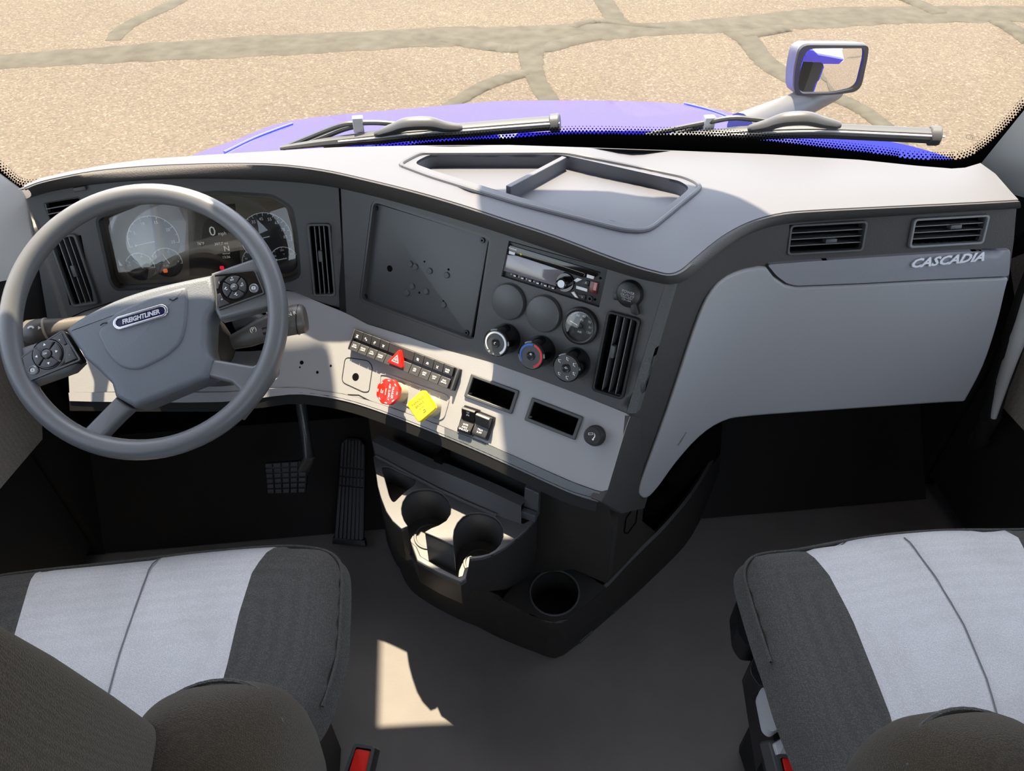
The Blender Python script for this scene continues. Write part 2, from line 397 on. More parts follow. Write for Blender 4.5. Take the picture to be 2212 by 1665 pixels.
# ------------------------------------------------------------------ the faces of the dashboard in space
PS = Plane(atd(1200, 640, 1.18), NN(36, 23))                     # centre stack, turned to the driver
PC = Plane(PS.hit(735, 405), NN(-3, 20))                         # instrument cluster fascia
PL = Plane(PS.hit(1060, 783), NN(36, 42))                        # switch panel below the stack
PLL = Plane(PC.hit(700, 655), NN(-3, 42))                        # its driver-side end
LOW = hitF(smax(.012, PL, PLL))
_A, _B, _C = PS.hit(1437, 614), PS.hit(1352, 893), V((.45, 1.085, .84))
_n = (_B - _A).cross(_C - _A); _n = _n if _n.dot(CAM_C - _A) > 0 else -_n
PSD = Plane(_A, _n)                                              # passenger-side flank of the stack
PP = Plane(atz(1900, 467, .845), NN(0, 18))                      # passenger fascia
SIDEF = smax(.02, PSD, PP); SIDE = hitF(SIDEF)
def htop(x, y): return .873 + .032 * sst(.27, .12, x) + .027 * sst(-.08, -.42, x) - .18 * max(0, y - 1.10)
def TOP(x, y, off=0):
    z = .86
    for _ in range(12): P = atz(x, y, z); z = htop(P.x, P.y) + off
    return atz(x, y, z)
def FR(plane, x, y, **k): return plane.frame(x, y, **k)
GROUND = -1.25
def wsY(x, z): return 1.483 - .115 * x - .10 * x * x - (z - .80) * .62
GL = lambda off: hitF(lambda P: P.y - wsY(P.x, P.z) - off)

# ================================================================== SETTING: pavement, cab shell, glass
g = struct(MB().add(*box(-40, 40, -40, 60, GROUND - .1, GROUND)).build('ground', PAVE))
g['label'] = 'tan gravelly parking lot pavement around the truck'
NS = [0]
def seam(px=None, xy=None, w=.2, name='crack_seal'):
    """a sealed crack: a slightly proud ribbon of tar lying on the pavement"""
    P = [atz(x, y, GROUND) for x, y in px] if px else [V((x, y, GROUND)) for x, y in xy]
    NS[0] += 1; zo = .0015 * NS[0]
    W_ = w if isinstance(w, (list, tuple)) else [w] * len(P)
    C = cr([(p.x, p.y, q) for p, q in zip(P, W_)], 12); rnd = random.Random(int(P[0].x * 1000)); L = []
    for i, (x, y, q) in enumerate(C):
        a, b = C[max(0, i - 1)], C[min(len(C) - 1, i + 1)]; d = V((b[0] - a[0], b[1] - a[1])).normalized(); s = V((-d.y, d.x))
        for k in (-.5, -.42, .42, .5):
            j = 1 + rnd.uniform(-.09, .09); L.append((x + s.x * q * k * j, y + s.y * q * k * j, GROUND + (.001 if abs(k) == .5 or i in (0, len(C) - 1) else .006 + zo)))
    vs = L; fs = []
    for i in range(len(C) - 1):
        for k in range(3): fs.append((i * 4 + k + 1, i * 4 + k, i * 4 + 4 + k, i * 4 + 5 + k))
    MB().add(vs, fs).build(name, TAR, g, ang=80)
seam(px=[(-60, 140), (0, 133), (230, 118), (480, 103), (760, 90), (960, 79), (1106, 78), (1260, 70), (1410, 63), (1600, 52), (1800, 37), (2000, 31), (2260, 30)], w=[.40, .41, .5, .62, .6, .6, .62, .58, .4, .5, .66, .6, .6])
seam(px=[(244, 88), (262, 66), (300, 42), (345, 22), (395, -4)], w=[.16, .2, .2, .22, .22])
seam(px=[(1302, -5), (1318, 25), (1340, 52)], w=.24)
seam(px=[(1236, 60), (1262, 50), (1300, 46), (1360, 54), (1440, 60)], w=.13)
seam(px=[(960, 84), (1030, 97), (1085, 104), (1130, 106), (1180, 104), (1225, 92), (1290, 78)], w=.24)
seam(px=[(1148, 92), (1147, 125), (1156, 165), (1178, 205), (1200, 240)], w=[.34, .26, .2, .19, .18])
seam(px=[(1138, 158), (1090, 170), (1040, 190), (980, 225), (940, 250)], w=[.16, .2, .18, .15, .12])
seam(px=[(1590, 66), (1622, 95), (1650, 130), (1690, 160), (1760, 195), (1830, 222), (1880, 250), (1925, 290), (1960, 340)], w=[.34, .26, .25, .24, .22, .19, .17, .16, .14])
seam(px=[(1600, 78), (1640, 72), (1700, 62)], w=.2)
seam(px=[(1950, -5), (1985, 10), (2030, 32)], w=.22)
seam(px=[(2150, 44), (2190, 66), (2230, 95)], w=.22)
seam(xy=[(1.6, -1.2), (2.2, -.6), (2.9, .2), (3.3, 1.4), (3.1, 2.6)], w=.11); seam(xy=[(2.2, -.6), (2.5, -1.6), (2.4, -3.2), (2.8, -5)], w=.12)
seam(xy=[(2.5, -1.6), (3.6, -1.4), (5, -2.2)], w=.1); seam(xy=[(2.8, -5), (4.2, -4.6), (6, -4.9)], w=.12)

XL, XR = -.98, 1.03
struct(MB().add(*box(XL - .07, XR + .07, -.95, 1.32, -.05, 0)).build('floor', FLOORM))['label'] = 'dark gray rubber floor of the cab'
fw = struct(MB().add(*box(XL, XR, 1.28, 1.31, 0, .72)).build('wall_front', VOID))
TOEM = mat('footwell_shade', (34, 33, 33), .9)  # for boards added with the footwell shade put into their dark colour
for x0_, x1_, y0_ in ((XL, -.30, 1.12), (.25, XR, 1.07)):
    MB().add(*loft([[V((x, y0_, .004)), V((x, 1.285, .24)), V((x, 1.285, .004))] for x in (x0_, x1_)], True, True)).build('toe_shade_board', TOEM, fw)
WALLI = mat('headliner', (212, 210, 206), .9); WALLB = fabric('beige_back_wall', (205, 190, 165), 200, .3, .1)
cl = struct(MB().add(*box(XL - .06, XR + .06, -1.0, 1.14, 1.80, 1.86)).build('ceiling', WALLI))
HZ = 1.44                                                       # underside of the windshield header
hd = MB()
rows = []
for x in np.linspace(XL - .02, XR + .02, 41):
    hz = HZ - .075 * (1 - sst(-.50, -.40, x)); y0 = wsY(x, hz); y1 = wsY(x, 1.8); rows.append([V((x, y0 + .01, hz)), V((x, y1 + .03, 1.82)), V((x, y1 - .12, 1.82)), V((x, y0 - .13, hz + .06)), V((x, y0 - .06, hz))])
struct(hd.add(*loft(rows, True, True)).build('trim_3', WALLI, ang=50))['label'] = 'gray header trim above the windshield'
# back wall with two windows
bw = MB()
for b in ((XL, XR, -.97, -.9, 0, .8), (XL, XR, -.97, -.9, 1.62, 1.8), (XL, -.86, -.97, -.9, .8, 1.62), (-.03, .08, -.97, -.9, .8, 1.62), (.91, XR, -.97, -.9, .8, 1.62)): bw.add(*box(*b))
struct(bw.build('wall_back', WALLB))
for i, (a_, b_) in enumerate(((-.86, -.03), (.08, .91))): struct(MB().add(*box(a_, b_, -.94, -.935, .8, 1.62)).build('window_%d' % (4 + i), GLASS))
# side walls: door lower panels, rear pillars, roof rails, blue outer skin, side glass
for nm, x, s, nd, wn in (('left', XL, -1, 1, 2), ('right', XR, 1, 2, 3)):
    w = MB().add(*box(*sorted((x, x + s * .07)), -.97, -.40, 0, 1.8)).add(*box(*sorted((x, x + s * .07)), -.40, 1.12, 1.60, 1.8))
    wo = struct(w.build('wall_' + nm, WALLI)); MB().add(*box(*sorted((x + s * .072, x + s * .08)), -.97, 1.3, -.35, .72)).add(*box(*sorted((x + s * .072, x + s * .08)), -.97, -.41, .72, 1.85)).build('outer_skin', BLUE, wo); MB().add(*box(*sorted((x, x + s * .07)), 1.12, 1.31, 0, .70)).build('kick_panel', BLACKM, wo)
    d = MB().add(*box(*sorted((x + s * .012, x + s * .07)), -.39, 1.11, .05, .80)); do = struct(d.build('door_%d' % nd, BLACKM)); do['label'] = 'cab door on the %s side' % ('driver' if s < 0 else 'passenger')
    struct(MB().add(*box(*sorted((x + s * .03, x + s * .036)), -.40, 1.3, .80, 1.60)).build('window_%d' % wn, GLASS))
    if s < 0: DOOR1 = do
    else: DOOR2 = do
# windshield: a curved pane with a black ceramic border and its dots
rows = []
xs = np.linspace(-.96, 1.0, 25)
for z in np.linspace(.755, HZ + .02, 12): rows.append([V((x, wsY(x, z), z)) for x in xs])
vs, fs = loft(rows)
ws = struct(mesh_obj('window_1', vs, fs, GLASS)); ws['label'] = 'curved windshield with a black dotted border'
gi = GL(-.004)
fr_top = cr([(-160, 250), (-70, 310), (0, 368), (52, 404), (160, 395), (420, 380), (700, 345), (900, 312), (1000, 304), (1106, 299), (1240, 290), (1400, 292), (1500, 293), (1600, 300), (1700, 310), (1800, 322), (1900, 334), (1960, 343), (2010, 346), (2070, 345), (2110, 330), (2160, 288), (2212, 232), (2300, 130)], 5)
fr_bot = [(2340, 160), (2225, 262), (2150, 345), (2110, 372), (2060, 380), (1960, 372), (1800, 355), (1600, 340), (1400, 334), (1106, 330), (800, 380), (420, 430), (160, 470), (20, 440), (-100, 345), (-190, 290)]
MB().add(*skin(fr_top + fr_bot, gi, .001, step=40)).build('black_border', VOID, ws)
dm = MB(); P = [np.array(p) for p in resamp(fr_top, 7.5, False)]
for i in range(1, len(P) - 1):
    d = P[i + 1] - P[i - 1]; d = d / np.linalg.norm(d); s = np.array((d[1], -d[0]))
    for k in range(4):
        q = P[i] + s * (1.5 + k * 5.2) + d * (3.75 if k % 2 else 0); r = (3.0, 2.5, 1.9, 1.2)[k]; c = gi(*q)
        o = [gi(q[0] + r * math.cos(t), q[1] + r * math.sin(t)) for t in (0, 1.05, 2.1, 3.14, 4.19, 5.24)]
        dm.add(o, [(0, 1, 2, 3, 4, 5)])
dd = dm.build('border_dots', VOID, ws); dd['kind'] = 'stuff'
# etched mark on the glass near the passenger pillar
em = MB(); pm = Plane(gi(2101, 297), V((0, -1, .45))); Mm = pm.frame(2101, 297, off=.002, rot=-14)
em.add(*ringprism(rrect(.026, .0075, .0005, 1), rrect(.025, .0066, .0004, 1), 0, .0002), Mm).add(*text('P&S', .006, z=.0001), Mm); em.build('etched_mark', BLACK, ws)
# A-pillars
def pillar(name, pa, pb, s, m, lab):
    A, B = GL(-.006)(*pa), GL(-.006)(*pb); d = (B - A) / (B.z - A.z); rows = []
    for z in np.linspace(.60, 1.5, 10):
        E_ = A + d * (z - A.z); rows.append([E_ + V((0, 0, 0)), E_ + V((s * .045, -.075, 0)), E_ + V((s * .11, -.14, 0)), E_ + V((s * .17, -.12, 0)), E_ + V((s * .19, .03, 0)), E_ + V((s * .06, .05, 0))])
    o = struct(MB().add(*loft(rows, True, True)).build(name, m, ang=60)); o['label'] = lab; return o
PILM = mat('pillar_trim', (206, 207, 208), .6, grain=(500, .15))
pillar('trim_1', (50, 411), (0, 374), -1, PILM, 'light gray windshield pillar trim at the driver end of the dash')
tp = pillar('trim_2', (2128, 342), (2212, 238), 1, PILM, 'light gray windshield pillar trim at the passenger end of the dash')
# pillar covers; the fade into shade is painted as a black lower one


pq = Plane(PC.hit(58, 428) + V((-.004, 0, 0)), V((.80, -.60, .12)))
dsh = MB().add(*skin([(-160, 330), (-60, 352), (0, 376), (48, 412), (60, 432), (74, 500), (78, 560), (40, 600), (-160, 640)], pq.hit, .02, None, step=40)).build('pillar_cover', PILM, bpy.data.objects['trim_1'], bev=.004)
MB().add(*skin([(-160, 640), (40, 598), (77, 556), (112, 694), (70, 720), (-160, 780)], pq.off(-.004).hit, .02, None, step=40)).build('lower_cover_shade', BLACKM, bpy.data.objects['trim_1'], bev=.004)
# added unseen block, its outline traced up-sun to shade the dash top
def upsun(P, z): return P + SUN_DIR * ((z - P.z) / SUN_DIR.z)
front = [upsun(TOP(x, y), 1.92) for x, y in ((1034, 440), (1036, 405), (1062, 378), (1290, 382), (1450, 394), (1560, 414), (1640, 450))]
lp_ = [(p.x, p.y) for p in front] + [(front[-1].x + .02, 1.35), (.95, 1.35), (.95, 1.02), (front[0].x + .01, 1.02)]
rl = tag(MB().add(*prism(rpoly(lp_, .02), 1.90, 1.95, .01)).build('roof_shade_block', BLACKM), 'added black block out of view over the passenger half, shading the dash', 'shade block')
MB().add(*box(.05, .40, .95, 1.35, 1.85, 1.92)).build('bracket', BLACKM, rl)

# added unseen block that shades the wheel rim and knee panel
pod = tag(MB().add(*prism(rpoly([(-.53, 1.20), (-.405, 1.20), (-.405, 1.53), (-.53, 1.53)], .03), 1.90, 1.96, .012)).build('roof_shade_pod', BLACKM), 'added black block out of view above the steering wheel, shading the knee panel', 'antenna pod')
MB().add(*box(-.50, -.44, .95, 1.28, 1.85, 1.93)).build('bracket', BLACKM, pod)

# ================================================================== DASHBOARD
DB = thing('dashboard', 'wide two-tone gray dashboard wrapping round the driver, pale top over charcoal face', 'dashboard', (0, 1.2, .6))
BR_T = cr([(52, 405), (80, 394), (120, 384), (200, 369), (300, 359), (400, 354), (500, 352), (600, 354), (700, 366), (800, 388), (900, 413), (1000, 442), (1100, 475), (1200, 508), (1300, 546), (1370, 571), (1415, 584), (1445, 590), (1470, 582), (1500, 557), (1540, 524), (1580, 497), (1630, 474), (1690, 459), (1760, 453), (1900, 446), (2050, 439), (2150, 434), (2200, 431)], 4)
BR_B = cr([(58, 429), (84, 421), (120, 412), (200, 399), (300, 390), (400, 386), (500, 387), (600, 391), (700, 401), (800, 422), (900, 449), (1000, 478), (1100, 510), (1200, 544), (1300, 577), (1370, 598), (1413, 608), (1445, 613), (1476, 606), (1510, 580), (1550, 548), (1590, 519), (1640, 496), (1700, 483), (1770, 477), (1900, 468), (2050, 458), (2150, 452), (2196, 449)], 4)
far = [(2185, 415), (2150, 375), (2118, 352), (2085, 362), (2056, 364), (1981, 358), (1856, 345), (1656, 333), (1456, 325), (1256, 318), (1100, 313), (900, 314), (725, 318), (500, 331), (320, 343), (250, 352), (150, 370), (90, 384), (52, 400)]
RIM = rpoly([(861, 356), (884, 343), (907, 332), (1222, 331), (1480, 383), (1519, 402), (1400, 499), (1352, 499), (1120, 440), (930, 382)], 22, 4)
FLO = rpoly([(892, 352), (928, 333), (1215, 334), (1470, 391), (1491, 406), (1392, 485), (1352, 484), (1120, 425), (945, 371)], 16, 4)
MB().add(*skin(BR_T + far, TOP, .005, (0, 0, -1), step=26, holes=[FLO])).build('top_cover', GRAYTOP, DB, bev=.0012)
fe = [TOP(x, y) for x, y in far[::-1]]
MB().add(*loft([[p + V((0, 0, -.001)) for p in fe], [p + V((0, .03, -.03)) for p in fe], [p + V((0, .20, -.12)) for p in fe], [p + V((0, .20, -.3)) for p in fe]])).build('defrost_ledge', BLACKM, DB)
# recessed tray in the top: floor, walls, raised lip, rib
TF = lambda x, y: TOP(x, y, -.028)
wl = resamp(FLO, 16); A_ = [TOP(x, y) for x, y in wl]; B_ = [p + V((0, 0, -.026)) for p in A_]
tray = MB().add(*loft([A_ + A_[:1], B_ + B_[:1]]))
p2, fs = cdt(FLO, (), 30); T_ = [TOP(x, y) + V((0, 0, -.0255)) for x, y in p2]; tray.add(T_, [tuple(f) for f in fs])
tr = tray.build('storage_tray', GRAYTOP, DB)
MB().add(*tube([TOP(x, y, .001) for x, y in resamp(RIM, 12)] + [TOP(*RIM[0], .001)], .0042, 8, False)).build('tray_lip', GRAYTOP, tr)
a_, b_ = TOP(1219, 338), TOP(1098, 402)
rib = MB(); q = (b_ - a_).normalized().cross(V((0, 0, 1))) * .0048
for P in (0,): rib.add(*loft([[a_ + q - V((0, 0, .026)), a_ + q, a_ - q, a_ - q - V((0, 0, .026))], [b_ + q - V((0, 0, .026)), b_ + q + V((0, 0, .0)), b_ - q, b_ - q - V((0, 0, .026))]], False, True))
rib.build('tray_rib', GRAYTOP, tr, bev=.001)
# padded brow between the top cover and the faces
def facept(x, y):
    if x < 727: return PC.hit(x, y)
    if x < 1437: return PS.hit(x, y)
    return SIDE(x, y)
n_ = len(BR_T); rows = [[] for _ in range(8)]
for i in range(n_):
    T0 = TOP(*BR_T[i], .001); B0 = facept(*BR_B[i]); a_ = BR_T[max(0, i - 1)]; b_ = BR_T[min(n_ - 1, i + 1)]
    d = TOP(*b_) - TOP(*a_); d.z = 0; d.normalize(); out = V((d.y, -d.x, 0)); T0 = T0 + out * .005 - V((0, 0, .001)); C = T0 * .5 + B0 * .5 + out * .015 - V((0, 0, .002)); I = T0 - out * .02 - V((0, 0, .004))
    rows[0].append(I)
    for k in range(6): t = k / 5; rows[k + 1].append(T0 * (1 - t) ** 2 + C * 2 * t * (1 - t) + B0 * t * t)
    rows[7].append(B0 - out * .03 + V((0, 0, .004)))
MB().add(*loft(rows)).build('padded_brow', DARKSKIN, DB, ang=70)
# cluster fascia, with openings
CL_OUT = rpoly([(205, 470), (330, 425), (470, 412), (590, 420), (632, 446), (642, 500), (650, 598), (622, 610), (250, 628), (236, 610)], 14)
FAS = cr([(59, 428), (84, 420), (120, 411), (200, 397), (300, 388), (400, 384), (500, 385), (600, 389), (700, 399), (731, 404)], 2) + [(746, 668), (700, 655), (660, 640), (630, 628), (600, 624), (400, 640), (240, 652), (180, 672), (140, 690), (103, 692)]
V_L = quadframe([(113, 510), (176, 503), (205, 655), (150, 664)], PC); V_C = quadframe([(667, 482), (717, 482), (723, 638), (674, 640)], PC)
def hole(q, s=.94):
    c = np.mean(q, axis=0); return [tuple(c + (np.array(p) - c) * s) for p in q]
QVL = [(113, 510), (176, 503), (205, 655), (150, 664)]; QVC = [(667, 482), (717, 482), (723, 638), (674, 640)]; QVD = [(94, 437), (176, 425), (182, 462), (104, 478)]
PCh = lambda x, y: PC.hit(x, y)
fa = MB().add(*skin(FAS, PCh, .012, -PC.n, step=26, holes=[CL_OUT, hole(QVL), hole(QVC), hole(QVD, .9)])).build('cluster_fascia', DARK, DB, bev=.0015)
MB().add(*skin([(56, 428), (82, 424), (104, 520), (140, 690), (112, 694), (74, 520)], PC.off(-.004).hit, .03, -PC.n, step=40)).build('end_trim', DARK, DB, bev=.002)
MB().add(*skin([(724, 398), (764, 404), (772, 690), (734, 690)], PS.off(-.006).hit, .01, -PS.n, step=60)).build('seam_backing', BLACKM, DB)
# centre stack face
STK = [(736, 403), (800, 419), (900, 446), (1000, 475), (1100, 507), (1200, 541), (1300, 574), (1400, 602), (1437, 612), (1353, 891), (1260, 855), (1152, 815), (1062, 783), (960, 755), (880, 727), (792, 700), (748, 676)]
Q_BL = [(801, 428), (1064, 510), (1028, 745), (772, 652)]
Q_RA = [(1095, 517), (1318, 579), (1298, 667), (1078, 597)]
Q_V5 = [(1316, 667), (1389, 690), (1346, 860), (1280, 842)]
BLH = rpoly([(803, 430), (1062, 512), (1026, 742), (775, 650)], 16)
MB().add(*skin(STK, PS.hit, .014, -PS.n, step=26, holes=[BLH, hole(Q_RA, .96), hole(Q_V5)])).build('center_fascia', DARK, DB, bev=.0015)
# dark seam strip down the right of the stack
SS = [(1437, 613), (1457, 612), (1374, 892), (1353, 893)]
MB().add(*skin(SS, lambda x, y: PS.off(.001).hit(x, y), .02, -PS.n, step=40)).build('edge_strip', mat('coarse_charcoal_skin', (78, 80, 82), .55, grain=(330, .6)), DB, bev=.002)
# passenger-side flank and fascia
FL = [(1450, 612), (1500, 577), (1560, 537), (1600, 512), (1650, 490), (1700, 481), (1800, 473), (1900, 466), (2000, 460), (2100, 453), (2196, 447), (2190, 520), (2178, 606), (1900, 622), (1690, 640), (1610, 680), (1560, 760), (1480, 900), (1400, 1070), (1392, 1098), (1300, 1080), (1330, 1000), (1360, 893)]
Q_G1 = [(1700, 484), (1869, 476), (1865, 540), (1701, 551)]; Q_G2 = [(1967, 471), (2130, 463), (2126, 524), (1964, 535)]
MB().add(*skin(FL, SIDE, .014, step=24, holes=[hole(Q_G1), hole(Q_G2)])).build('passenger_fascia', DARKSKIN, DB, bev=.0015)
SIDE6 = hitF(lambda P: SIDEF(P + V((0, .007, 0))))
AC = rpoly([(1658, 572), (1760, 564), (1900, 555), (2060, 545), (2183, 540), (2180, 596), (2000, 604), (1850, 612), (1720, 617), (1700, 612), (1678, 596)], 6)
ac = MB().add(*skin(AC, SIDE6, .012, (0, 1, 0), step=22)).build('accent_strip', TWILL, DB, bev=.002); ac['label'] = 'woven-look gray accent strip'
Mt = Plane(SIDE6(2045, 563), NN(0, 18)).frame(2045, 562, off=.0015, rot=2.2)
MB().add(*text('CASCADIA', .0215, z=0, ext=.10, shear=.32, sx=1.28, bold=.035), Mt).build('lettering', SILVER, ac, ang=30)
GB = cr([(1640, 577), (1600, 586), (1560, 606), (1527, 645), (1500, 710), (1470, 800), (1440, 890), (1400, 1000), (1381, 1055), (1383, 1072), (1398, 1076), (1420, 1055), (1460, 1000), (1510, 945), (1560, 912), (1620, 900), (1800, 887), (2000, 873), (2085, 868)], 3) + cr([(2085, 868), (2125, 790), (2155, 700), (2172, 630), (2180, 600)], 3)[1:] + [(2000, 608), (1850, 616), (1722, 621), (1697, 616), (1672, 599), (1656, 578)]
MB().add(*skin(GB, SIDE6, .03, (0, 1, -.2), step=24)).build('glovebox_panel', GRAY, DB, bev=.004)
ab = MB(); pa = Plane(SIDE6(1474, 948), PSD.n); Ma = pa.frame(1474, 948, off=.0012, rot=38); ab.add(*text('AIRBAG', .0085, z=0), Ma); ab.build('airbag_mark', DARK, DB)
# switch panel (light gray) and its underside lip, twill strip
SWP = cr([(142, 693), (180, 674), (240, 654)], 2)[:-1] + [(240, 654), (400, 642), (600, 626)] + cr([(617, 628), (640, 631), (665, 642), (700, 657), (748, 677), (792, 700)], 3) + [(880, 727), (960, 755), (1062, 783), (1152, 815), (1260, 855), (1352, 892), (1361, 900), (1352, 925), (1312, 1058), (1296, 1062), (1240, 1042), (1180, 1016), (1060, 962), (960, 922), (860, 885), (790, 862), (740, 850), (690, 843), (624, 836), (480, 846), (250, 846), (150, 848)]
Q_C1 = [(1017, 806), (1120, 843.5), (1109, 895), (1006, 857.5)]; Q_C2 = [(1148, 857), (1258.6, 900), (1245, 951), (1136, 908)]
COLH = [(330, 660), (480, 655), (600, 700), (612, 830), (480, 900), (250, 900), (236, 800)]
sw = MB().add(*skin(SWP, LOW, .012, step=22, holes=[hole(Q_C1, .9), hole(Q_C2, .9), rpoly([(300, 665), (560, 660), (596, 700), (606, 820), (480, 835), (300, 835), (262, 800)], 20)])).build('switch_panel', GRAY, DB, bev=.0025)
def strip(top, bot, surf, name, m, drop):
    """a face below the switch panel's edge, rolled under and forward"""
    r0 = [surf(*p) for p in top]; r1 = [surf(*p) for p in bot]; r2 = [p + V((.01, .05, -.012)) for p in r1]; r3 = [p + V((.03, .14, drop)) for p in r1]
    return MB().add(*loft([r0, r1, r2, r3])).build(name, m, DB, ang=50)
LIPT = cr([(148, 848), (250, 847), (480, 847), (624, 837), (690, 844), (740, 851), (790, 863), (860, 886), (960, 923), (1060, 963), (1180, 1017), (1240, 1043), (1296, 1063)], 3)
LIPB = cr([(150, 866), (250, 868), (480, 868), (624, 852), (690, 856), (740, 865), (790, 879), (860, 904), (960, 944), (1060, 987), (1180, 1042), (1240, 1068), (1292, 1084)], 3)
LOWB = hitF(lambda P: smax(.012, PL, PLL)(P + V((0, .006, 0))))
k_ = 24
strip(LIPT[:k_ + 1], LIPB[:k_ + 1], LOWB, 'lower_lip', GRAY, 0)
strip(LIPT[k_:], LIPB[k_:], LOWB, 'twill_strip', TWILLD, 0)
UB = cr([(1292, 1084), (1240, 1070), (1180, 1044), (1060, 989), (960, 946), (860, 906), (790, 881), (740, 867), (690, 858), (624, 854), (480, 870), (150, 868)], 2)
r1 = [LOWB(*p) for p in UB]; MB().add(*loft([[p + V((0, .004, .004)) for p in r1], [p + V((-.004, -.006, -.016)) for p in r1], [p + V((.0, .03, -.035)) for p in r1], [p + V((.02, .14, -.035)) for p in r1]])).build('underside_lip', BLACKM, DB, ang=50)
_e = LOW(1312, 1058) - LOW(1361, 900); _n = _e.cross(V((.62, .78, 0))); _n = _n if _n.dot(CAM_C - LOW(1336, 980)) > 0 else -_n; CCP = Plane(LOW(1336, 980), _n)
# corner flank right of the switch panel down to the console
MB().add(*skin([(1361, 898), (1400, 905), (1392, 1098), (1340, 1110), (1298, 1084), (1312, 1060)], CCP.hit, .02, step=24)).build('corner_cap', DARKSKIN, DB, bev=.002)
# dark carcass closing the back of the dashboard
MB().add(*box(-.97, 1.02, 1.262, 1.275, .30, .80)).add(*box(.40, .90, 1.16, 1.30, .58, .78)).add(*box(-.22, 1.02, 1.19, 1.27, .30, .77)).build('carcass', VOID, DB)
# seam lines pressed into the switch panel
def outline_groove(name, poly, surf, m=BLACKM, w=.0012, closed=True, parent=DB):
    P = resamp(poly, 8, closed); P = P + P[:1] if closed else P
    MB().add(*tube([surf(x, y) for x, y in P], w, 5, not closed)).build(name, m, parent)
pk = rpoly([(746, 771), (796, 779), (805, 792), (797, 846), (786, 847), (738, 825)], 10)
outline_groove('cover_seam', pk, LOW, w=.0009)
outline_groove('cover_seam', [(744, 862), (752, 852), (775, 853), (800, 866), (850, 884)], LOW, w=.0009, closed=False)
MB().add(*lathe([(.0, .0006), (.0065, .0006), (.0072, 0)], 20), Plane(LOW(768, 814), PL.n).frame(768, 814)).build('hole', VOID, DB)
for x, y, r in ((652, 783, .003), (686, 804, .0022), (715, 790, .0018), (648, 793, .0013)): MB().add(*lathe([(.0, .0008), (r, .0008), (r * 1.3, 0)], 12), Plane(LOW(x, y), PLL.n).frame(x, y)).build('screw_hole', VOID, DB)
# recess round the two valve knobs: a shallow tray formed in the panel
rc = rpoly([(820, 805), (836, 806), (965, 852), (972, 862), (960, 905), (940, 910), (930, 900), (815, 850)], 10)
rr = MB().add(*ringprism([PL.uv(*p) for p in rc], inset([PL.uv(*p) for p in rc], .004), -.001, .0016), PL.M()); rr.build('valve_surround', GRAY, DB, bev=.0006)

# ================================================================== VENTS, RADIO, GAUGES, KNOBS, SWITCHES
def vent(q, pl, label, n, vertical, tab, group='louvred air vents in the dashboard', proud=.006, fm=SATIN, fw_=.0042, slatm=BLACK):
    M, w, h = quadframe(q, pl); t = thing('air_vent', label, 'air vent', M, group); r = min(w, h) * .12
    MB().add(*ringprism(rrect(w, h, r), rrect(w - 2 * fw_, h - 2 * fw_, r * .7), -.012, proud)).build('frame', fm, t, False, bev=.0012)
    MB().add(*prism(rrect(w - 2 * fw_, h - 2 * fw_, r * .7), -.032, -.030)).add(*ringprism(rrect(w - fw_, h - fw_, r), rrect(w - 2 * fw_, h - 2 * fw_, r * .7), -.031, -.004)).build('duct', VOID, t, False)
    L = (h if vertical else w) - 2 * fw_; D = (w if vertical else h) - 2 * fw_; o = None
    for k in range(n):
        c = -D / 2 + D * (k + 1) / (n + 1); me = MB().add(*(box(c - .0007, c + .0007, -L / 2, L / 2, -.022, .0005) if vertical else box(-L / 2, L / 2, c - .0007, c + .0007, -.022, .0005)))
        me.build('slat', slatm, t, False)
    tx, ty = tab; tw, th = (.007, .020) if vertical else (.020, .007)
    MB().add(*prism(rrect(tw, th, .0015, 3, tx * w, ty * h), -.006, .0055, .001)).build('tab', SATIN, t, False); return t
SLATL = mat('slat_edge', (104, 104, 106), .35)
vent(QVL, PC, 'tall charcoal air vent at the far driver end, seen through the steering wheel', 3, True, (.0, .0), slatm=SLATL)
vent(QVD, PC, 'small window-defog vent above the tall one at the driver end of the dash', 2, False, (.6, .9), slatm=SLATL, fw_=.002, proud=.001)
vent(QVC, PC, 'tall air vent between the instrument cluster and the blank cover plate', 3, True, (-.04, .06), slatm=SLATL)
vent(Q_V5, PS, 'tall black air vent beside the climate knobs, below the power outlet cap', 3, True, (-.12, .03), slatm=SLATL, proud=.008, fm=BLACK)
vent(Q_G1, PP, 'wide air vent over the glovebox, the one nearer the center stack', 3, False, (.06, -.10), fm=SATIN, slatm=SLATL)
vent(Q_G2, PP, 'wide air vent over the glovebox, above the silver lettering', 3, False, (.08, .14), fm=mat('pale_frame', (120, 122, 126), .4), slatm=SLATL)

# blank plate where a screen would sit
MB().add(*ringprism([PS.uv(*p) for p in BLH], inset([PS.uv(*p) for p in BLH], .004), -.016, -.001), PS.M()).build('recess_wall', SATIN, DB)
PB = PS.off(-.012); q = [(809, 438), (1054, 513), (1019, 734), (783, 648)]; M, w, h = quadframe(q, PB)
t = thing('cover_plate', 'blank dark plate screwed over the screen opening of the center stack', 'cover plate', M)
MB().add(*prism(rrect(w, h, .004), -.006, 0, .0012)).build('plate', SATIN, t, False)
loc = M.inverted()
for x, y in ((813, 450), (1043, 519), (1009, 718), (790, 640)):
    p = loc @ PB.hit(x, y); Mx = Matrix.Translation(p)
    sc = MB().add(*lathe([(.0016, .0006), (.0017, .003), (.0042, .003), (.0046, .0022), (.0046, 0)], 20), Mx).build('screw', BLACK, t, False); MB().add(*lathe([(0, .0009), (.0017, .0009)], 8), Mx).build('socket', VOID, sc, False)
